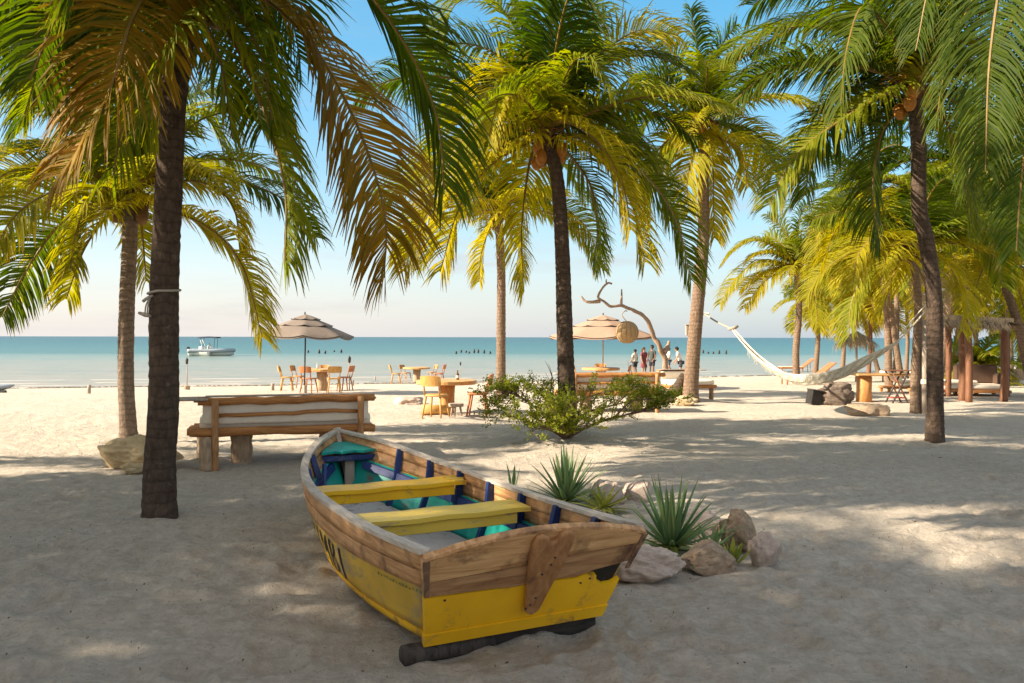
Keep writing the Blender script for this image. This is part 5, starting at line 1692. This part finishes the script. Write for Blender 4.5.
# leaning tall red pole that passes in front of the roof
b = PX(969, 402, -.4); b.z = -.1
o = thing('leaning_pole', 'tall slightly leaning reddish pole rising past the pergola roof', 'pole', b)
MB().tube(spline([(0, 0, 0), (.0, 0, 1.2), (-.06, 0, 2.2), (-.13, 0, 3.2)], 16), [.085] * 10 + [.075] * 6, 10, jit=.05).build('pole_shaft', W_REDP, o, True)
MB().tube([(.085 * math.cos(a), .085 * math.sin(a), 1.72 + .01 * math.sin(3 * a)) for a in [2 * PI * k / 14 for k in range(15)]], .016, 5).build('rope_binding', ROPEW, o, True)
# sunbeds under the pergola
def sunbed(label, loc, rz, backmat, s=1):
    o = thing('low_sunbed', label, 'sunbed', loc, rz, 'low cushioned sunbeds at the right', s)
    MB().box((0, 0, .16), (1.9, .85, .07), bev=.012).build('frame', W_LOG, o)
    for x in (-.85, .85):
        for y in (-.36, .36): MB().box((x, y, .05), (.09, .09, .22), bev=.01).build('leg', W_LOG, o)
    MB().box((-.3, 0, .265), (1.3, .82, .13), bev=.05).build('mattress', CUSH, o)
    MB().box((-.3, 0, .385), (1.2, .80, .10), bev=.045).build('top_cushion', CUSH, o)
    A = math.radians(33)
    MB().box((.36, 0, .05), (.74, .84, .11), Matrix.Translation((.32, 0, .27)) @ Matrix.Rotation(-A, 4, 'Y'), bev=.045).build('raised_back', backmat, o)
    return o
g = G(953, 395)
sb = sunbed('cream-cushioned sunbed under the left of the pergola', g + Vector((-.1, .3, 0)), math.radians(200), CUSH)
g = G(984, 395)
o = thing('sunbed_sofa', 'dark brown backed sofa bed with cream seat under the right of the pergola', 'sofa bed', g + Vector((.1, .3, 0)), math.radians(-4))
MB().box((0, 0, .13), (1.25, .9, .08), bev=.012).build('frame', W_LOG, o)
for x in (-.55, .55):
    for y in (-.38, .38): MB().box((x, y, .04), (.09, .09, .2), bev=.01).build('leg', W_LOG, o)
MB().box((0, 0, .255), (1.2, .86, .15), bev=.05).build('seat_cushion', CUSH, o)
MB().box((0, .36, .60), (1.25, .16, .58), Matrix.Rotation(0, 4, 'X'), bev=.06).build('backrest', CUSHD, o)
MB().box((.54, 0, .46), (.16, .8, .34), bev=.06).build('armrest', CUSHD, o)
g = G(917, 392)
dup(sb, g + Vector((0, .4, 0)), math.radians(175), 'cream sunbed behind the folding stand', s=.9)
g = G(1000, 386)
o = thing('propped_stick', 'thin grey stick propped beside the dark sofa bed', 'stick', g)
MB().tube([(-.5, -.6, .05), (-.2, -.6, .55), (.02, -.6, 1.1)], [.03, .028, .02], 7, jit=.1).build('stick_shaft', W_GREY, o, True)
MB().tube([(-.42, -.6, .25), (-.60, -.6, .55)], [.02, .012], 6).build('fork', W_GREY, o, True)
for lab, px, py, w_, h_ in (('tan cylindrical stump seat at the right edge behind the pergola', 1018, 379, .30, .48), ('shorter reddish stump seat beside the tan one at the right edge', 1008, 381, .2, .36), ('low tree-stump block beyond the hammock\'s middle', 828, 383, .2, .3)):
    g = G(px, py)
    tag(MB().lathe([(w_ * 1.06, -.05), (w_, .05), (w_ * .97, h_ - .02), (w_ * .93, h_), (.02, h_ + .004)], 18, 0, Matrix.Translation(g)).build('log_stool', W_STUMP, None), lab, 'stool', 'stump seats')
# dry thatched mini parasol behind the hammock
g = G(856, 381)
o = thing('thatch_parasol', 'shaggy dry-straw parasol behind the stump table', 'parasol', g)
MB().tube([(0, 0, -.1), (.02, 0, 1), (0, 0, 2.1)], .05, 8).build('pole', W_GREY, o, True)
m = MB(); rr = random.Random(2)
for i in range(520):
    a = rr.uniform(0, 2 * PI); r0 = rr.uniform(.05, .75); z = 2.15 - .55 * r0 / .8 + rr.uniform(-.03, .05)
    p = Vector((r0 * math.cos(a), r0 * math.sin(a), z)); d = Vector((math.cos(a), math.sin(a), -.75)); l = rr.uniform(.2, .5)
    s = Vector((-math.sin(a), math.cos(a), 0)) * .014
    e = p + d * l * .5; e2 = e + Vector((d.x * .05, d.y * .05, -l * .8))
    b = len(m.v); m.v += [tuple(p + s), tuple(p - s), tuple(e - s), tuple(e + s), tuple(e2)]; m.f += [(b, b + 1, b + 2, b + 3), (b + 3, b + 2, b + 4)]; m.m += [0, 0]
m.build('straw_canopy', THATCH, o, fix=False)

# ------------------------------------------------------------------ boats
def P_sea(px, py):
    d = ray(px, py); k = (SEA - EYE.z) / d.z; return EYE + d * k
c = P_sea(212, 356.5)
mb_ = thing('motor_boat', 'white inflatable motor boat with a dark canvas top, anchored in the shallows', 'motor boat', (c.x, c.y, SEA), math.radians(8))
def hullgrid(L, B, D, n=18, keel=-.25):
    rows = []
    for i in range(n + 1):
        t = i / n; x = -L / 2 + L * t
        b = B / 2 * (1 - max(0, (t - .55) / .45) ** 2.2); b = max(b, .02)
        sh = D * (1 + .35 * max(0, t - .5) ** 1.5)
        kz = keel * (1 - max(0, (t - .6) / .4) ** 2) + (sh * .6) * max(0, (t - .75) / .25) ** 2
        rows.append([(x, -b, sh), (x, -b * .95, sh * .55), (x, -b * .55, kz * .4), (x, 0, kz), (x, b * .55, kz * .4), (x, b * .95, sh * .55), (x, b, sh)])
    return rows
m = MB(); rw = hullgrid(4.6, 1.9, .55); m.grid(rw); m.f.append(tuple(range(7))); m.m.append(0); m.build('hull', WHITE, mb_, True)
m = MB(); m.grid([[(r[0][0], r[0][1] * .96, r[0][2] - .22), (r[0][0], 0, r[0][2] - .24), (r[6][0], r[6][1] * .96, r[6][2] - .22)] for r in rw]); m.build('deck', WHITE, mb_)
tube = [Vector(r[0]) for r in rw] + [Vector(r[6]) for r in reversed(rw)]
MB().tube(tube, .21, 10).build('inflatable_collar', GREYT, mb_, True)
MB().box((-.2, 0, .75), (.5, .6, .8), bev=.08).build('console', WHITE, mb_)
m = MB(); m.box((.1, 0, 1.28), (.03, .62, .34), Matrix.Rotation(-.25, 4, 'Y')); m.build('windscreen', plain('tinted_screen', (.10, .13, .15), .15, .05, 5, 0, .5), mb_)
MB().box((-.95, 0, .62), (.45, 1.0, .5), bev=.06).build('seat', CUSH, mb_)
for x in (-1.1, .35):
    for y in (-.75, .75): MB().tube([(x, y, .55), (x + .1, y * .95, 1.95)], .022, 6).build('top_pole', METAL, mb_)
m = MB(); m.grid([[(-1.35 + 2.1 * i / 8, y, 2.0 + .12 * (1 - (y / .95) ** 2) - .05 * abs(i - 4) / 4) for y in (-.95, -.5, 0, .5, .95)] for i in range(9)])
cv = m.build('canvas_top', NAVY, mb_, True); cv.modifiers.new('thick', 'SOLIDIFY').thickness = .04
m = MB(); m.box((-2.45, 0, .75), (.32, .34, .5), bev=.08); m.box((-2.42, 0, .2), (.14, .1, .8), bev=.03); m.build('outboard', METAL, mb_)
c = P_sea(195, 357)
sk = thing('small_skiff', 'small white skiff tied close to the stern of the motor boat', 'skiff', (c.x, c.y + 1.5, SEA), math.radians(170))
m = MB(); rw = hullgrid(2.4, 1.2, .45); m.grid(rw); m.f.append(tuple(range(7))); m.m.append(0); m.build('hull', WHITE, sk, True)
m = MB(); m.grid([[(r[0][0], r[0][1] * .93, r[0][2] - .12), (r[6][0], r[6][1] * .93, r[6][2] - .12)] for r in rw]); m.build('deck', CUSH, sk)
MB().box((-.1, 0, .75), (.4, .5, .6), bev=.06).build('console', WHITE, sk)
for y in (-.3, .3): MB().tube([(-.5, y, .4), (-.3, y, 1.2), (-.1, y * .7, 1.75)], .03, 6).build('arch_tube', WHITE, sk, True)
MB().box((-1.25, 0, .5), (.25, .28, .5), bev=.07).build('outboard', plain('orange_cowl', (.45, .2, .09), .5), sk)
c = G(-8, 394)
ky = thing('beached_kayak', 'tip of a grey beached kayak at the left edge', 'kayak', c + Vector((-1.0, .2, .12)), .05)
m = MB(); rows = []
for i in range(21):
    t = i / 20 * 2 - 1; b = .33 * (1 - abs(t) ** 2.4) + .01; z = .10 * t ** 4
    rows.append([(t * 1.55, b * math.cos(a), z + .02 + .15 * math.sin(a) * (1 - abs(t) ** 4 * .8)) for a in [2 * PI * k / 12 for k in range(13)]])
m.grid(rows); m.build('hull', GREYT, ky, True)
MB().box((0, 0, .17), (.7, .36, .04), bev=.015).build('seat_well', DARK, ky)
MB().tube([(.9, -.2, -.1), (1.15, -.2, -.09), (1.4, -.2, -.08)], .05, 8).build('roller', DARK, ky)

# ------------------------------------------------------------------ people
def skin_body(name, joints, edges, radii, mat, parent, sub=2):
    me = bpy.data.meshes.new(name)
    me.from_pydata([tuple(j) for j in joints], edges, [])
    o = bpy.data.objects.new(name, me); COL.objects.link(o); o.parent = parent
    o.modifiers.new('skin', 'SKIN')
    sv = me.skin_vertices[0].data
    for i, r in enumerate(radii):
        sv[i].radius = r if hasattr(r, '__len__') else (r, r)
        sv[i].use_root = (i == 0)
    s = o.modifiers.new('sub', 'SUBSURF'); s.levels = sub; s.render_levels = sub
    dg = bpy.context.evaluated_depsgraph_get()
    em = bpy.data.meshes.new_from_object(o.evaluated_get(dg))
    o.modifiers.clear(); o.data = em; em.name = name
    em.materials.clear(); em.materials.append(mat)
    for p in em.polygons: p.use_smooth = True
    return o
SKINS = [plain('tan_skin', (.36, .20, .125), .6, .08), plain('brown_skin', (.20, .105, .065), .6, .08)]
def person(label, px, py, rz, skin, shirt, short, hair, H=1.68, pose='stand', dress=False, longh=False, sleeve=True):
    g = G(px, py)
    o = thing('person', label, 'person', g, rz, 'people by the water', H / 1.7)
    hip = Vector((0, 0, .90)); lean = 0
    kneeL, ankL = Vector((.10, .03, .48)), Vector((.11, -.02, .08)); kneeR, ankR = Vector((-.10, .03, .48)), Vector((-.10, -.03, .08))
    if pose == 'walk': kneeL, ankL = Vector((.09, .16, .48)), Vector((.10, .12, .08)); kneeR, ankR = Vector((-.09, .0, .47)), Vector((-.09, -.25, .12))
    if pose == 'lean': lean = .28
    if pose == 'sit':
        hip = Vector((0, -.05, .48)); kneeL, ankL = Vector((.12, .40, .48)), Vector((.12, .42, .08)); kneeR, ankR = Vector((-.12, .38, .47)), Vector((-.13, .36, .08)); lean = .08
    up = lambda h: hip + Vector((0, lean * h * 1.2, h * (1 - .3 * lean)))
    waist, chest, neckb, neck, head0, head1, head2 = up(.14), up(.36), up(.52), up(.58), up(.64), up(.72), up(.80)
    sh = .175
    sL, sR = up(.49) + Vector((sh, 0, 0)), up(.49) + Vector((-sh, 0, 0))
    fwd = .06 if pose != 'sit' else .16
    eL, eR = sL + Vector((.06, fwd * .3, -.28)), sR + Vector((-.06, fwd * .3, -.28))
    wL, wR = eL + Vector((-.01, .10, -.24)), eR + Vector((.02, .18, -.18))
    hL, hR = wL + Vector((0, .03, -.09)), wR + Vector((.0, .07, -.06))
    hipL, hipR = hip + Vector((.09, 0, -.03)), hip + Vector((-.09, 0, -.03))
    toeL, toeR = ankL + Vector((.01, .15, -.05)), ankR + Vector((-.01, .15, -.05))
    J = [hip, waist, chest, neckb, neck, head0, head1, head2, sL, eL, wL, hL, sR, eR, wR, hR, hipL, kneeL, ankL, toeL, hipR, kneeR, ankR, toeR]
    E = [(0, 1), (1, 2), (2, 3), (3, 4), (4, 5), (5, 6), (6, 7), (3, 8), (8, 9), (9, 10), (10, 11), (3, 12), (12, 13), (13, 14), (14, 15), (0, 16), (16, 17), (17, 18), (18, 19), (0, 20), (20, 21), (21, 22), (22, 23)]
    R = [(.15, .11), (.13, .10), (.155, .11), (.10, .08), .052, .075, (.085, .098), (.055, .065), .058, .042, .032, (.036, .02), .058, .042, .032, (.036, .02), .088, .060, .042, .035, .088, .060, .042, .035]
    # fingers: short chains rooted in each palm
    for hi, (w_, h_) in ((11, (wL, hL)), (15, (wR, hR))):
        d = (h_ - w_).normalized(); s_ = d.cross(Vector((0, 1, .2))).normalized()
        for k, ln in ((-1.5, .055), (-.5, .07), (.5, .066), (1.5, .05)):
            a = len(J); J += [h_ + s_ * .017 * k + d * .03, h_ + s_ * .018 * k + d * (.03 + ln * .6), h_ + s_ * .018 * k + d * (.03 + ln) + Vector((0, .012, 0))]
            E += [(hi, a), (a, a + 1), (a + 1, a + 2)]; R += [.010, .009, .007]
        a = len(J); J += [h_ + s_ * .045 - d * .01, h_ + s_ * .06 + d * .03]; E += [(hi, a), (a, a + 1)]; R += [.011, .008]
    body = skin_body('body', J, E, R, skin, o)
    hd = head1
    # face
    m = MB()
    for s_ in (-1, 1): m.lathe([(.001, -.008), (.010, -.004), (.011, .004), (.001, .009)], 8, 0, Matrix.Translation(hd + Vector((s_ * .033, .088, .012))) @ Matrix.Rotation(PI / 2, 4, 'X'))
    m.build('eyes', DARK, o, True)
    m = MB(); m.tube([hd + Vector((0, .088, .018)), hd + Vector((0, .112, -.015)), hd + Vector((0, .088, -.024))], [.008, .014, .008], 6)
    for s_ in (-1, 1): m.tube([hd + Vector((s_ * .083, 0, .025)), hd + Vector((s_ * .096, -.008, .0)), hd + Vector((s_ * .082, 0, -.025))], [.008, .014, .008], 6)
    m.build('nose_and_ears', skin, o, True)
    MB().tube([hd + Vector((-.024, .090, -.045)), hd + Vector((0, .096, -.047)), hd + Vector((.024, .090, -.045))], [.004, .007, .004], 6).build('mouth', plain('lips', (.30, .10, .08), .5), o, True)
    m = MB(); rows = []
    for i in range(9):
        e = math.radians(-35 + 125 * i / 8) if i else math.radians(-35)
        e = min(e, PI / 2 - .01)
        rows.append([hd + Vector((.104 * math.cos(e) * math.cos(a), -.012 + .118 * math.cos(e) * math.sin(a) * (1 if math.sin(a) < 0 or e > .55 else .72), .02 + .112 * math.sin(e))) for a in [2 * PI * k / 16 for k in range(17)]])
    m.grid(rows)
    if longh: m.tube([hd + Vector((0, -.09, .05)), hd + Vector((0, -.12, -.10)), hd + Vector((0, -.10, -.28))], [.07, .085, .04], 10)
    m.build('hair', hair, o, True)
    # clothes over the body
    CJ = [waist - Vector((0, 0, .16 if pose != 'sit' else .08)), waist, chest, neckb + Vector((0, 0, -.01)), sL, sL.lerp(eL, .65), sR, sR.lerp(eR, .65)]
    CE = [(0, 1), (1, 2), (2, 3), (3, 4), (4, 5), (3, 6), (6, 7)]
    skin_body('shirt' if not dress else 'dress_top', CJ, CE, [(.168, .128), (.150, .118), (.172, .128), (.105, .088), .074, .064, .074, .064], shirt, o)
    if dress:
        m = MB(); rows = []
        for k, (z, r) in enumerate(((1.02, .15), (.90, .185), (.72, .20), (.55, .225))):
            rows.append([(r * math.cos(a) * (1 + .04 * math.sin(a * 7) * k / 3), r * .8 * math.sin(a) * (1 + .04 * math.sin(a * 7) * k / 3), z) for a in [2 * PI * q / 28 for q in range(29)]])
        m.grid(rows); m.build('skirt', shirt, o, True)
    else:
        skin_body('shorts', [hip + Vector((0, 0, .06)), hipL, hipL.lerp(kneeL, .8), hipR, hipR.lerp(kneeR, .8)], [(0, 1), (1, 2), (0, 3), (3, 4)], [(.172, .130), .108, .088, .108, .088], short, o)
    return o
cl = lambda n, c: plain(n, c, .9, .12, 8, .1)
HB, HK = cl('brown_hair', (.06, .035, .02)), cl('black_hair', (.02, .016, .014))
C_CREAM, C_MAR, C_DARK, C_WHITE, C_BLUE, C_SHORT = cl('cream_cloth', (.62, .55, .45)), cl('maroon_cloth', (.20, .05, .06)), cl('dark_patterned_cloth', (.07, .075, .07)), cl('white_cloth', (.70, .66, .6)), cl('denim_cloth', (.09, .12, .18)), cl('dark_shorts', (.05, .05, .06))
person('person in a cream shirt, leftmost of the group by the water behind the daybed', 635, 375.9, .6, SKINS[0], C_CREAM, C_SHORT, HK, 1.55)
person('person in a maroon dress, in the middle of the group by the water', 644, 376.4, -2.6, SKINS[0], C_MAR, None, HB, 1.62, dress=True, longh=True)
person('person in dark patterned clothes, right of the one in maroon', 652, 376.9, 2.4, SKINS[1], C_DARK, C_SHORT, HK, 1.72)
person('person in a white shirt walking just right of the driftwood branch', 668.5, 373.9, 1.8, SKINS[0], C_WHITE, C_BLUE, HB, 1.7, 'walk')
pe = person('person in a white shirt leaning forward, left of the hammock palm\'s trunk', 681, 378.4, 1.3, SKINS[0], C_WHITE, C_SHORT, HK, 1.6, 'lean')
person('distant bather standing alone in the sea left of the small yellow-green palm', 784, 355, 0, SKINS[1], C_DARK, C_SHORT, HK, 1.6)
# long low bench the bending person stands by
g = G(676, 387)
o = thing('slatted_bench', 'low dark plank bench beside the driftwood branch', 'bench', g + Vector((-.2, .4, 0)), .05)
m = MB()
for i in range(4): m.box((0, -.15 + .1 * i, .43), (1.3, .085, .035), bev=.006)
m.build('seat_planks', W_REDP, o)
for s_ in (-.5, .5):
    MB().tube([(s_ - .12, 0, -.03), (s_ + .1, 0, .42)], .025, 6).build('leg', METAL, o); MB().tube([(s_ + .12, 0, -.03), (s_ - .1, 0, .42)], .025, 6).build('leg', METAL, o)
# twigs, leaf scraps and pebbles lying on the sand
rr = random.Random(21); m = MB()
for i in range(520):
    y = 2.2 * (9 ** rr.random()); x = rr.uniform(-.72, .72) * y
    z = terr0(x, y) + .004
    a = rr.uniform(0, PI); l = rr.uniform(.004, .014) * (2.6 if rr.random() < .06 else .8); w_ = rr.uniform(.002, .005)
    dx, dy = math.cos(a) * l, math.sin(a) * l; nx, ny = -math.sin(a) * w_, math.cos(a) * w_
    # rests on the uneven sand: use the local undulation of the sand sheet
    zz = z + UND(x, y) + .011 * noise.noise((x * 5, y * 6, 7.7)) + .004
    b = len(m.v)
    m.v += [(x - dx, y - dy, zz), (x + nx, y + ny, zz + .007), (x + dx, y + dy, zz + .004), (x - nx, y - ny, zz + .006), (x, y, zz - .004)]
    m.f += [(b, b + 1, b + 4), (b + 1, b + 2, b + 4), (b + 2, b + 3, b + 4), (b + 3, b, b + 4), (b, b + 1, b + 2, b + 3)]; m.m += [0] * 5
tag(m.build('litter', plain('dry_leaf_scraps', (.17, .11, .07), .95, .5, 3), fix=False), 'scattered dry leaf scraps and twigs on the sand', None, None, 'stuff')
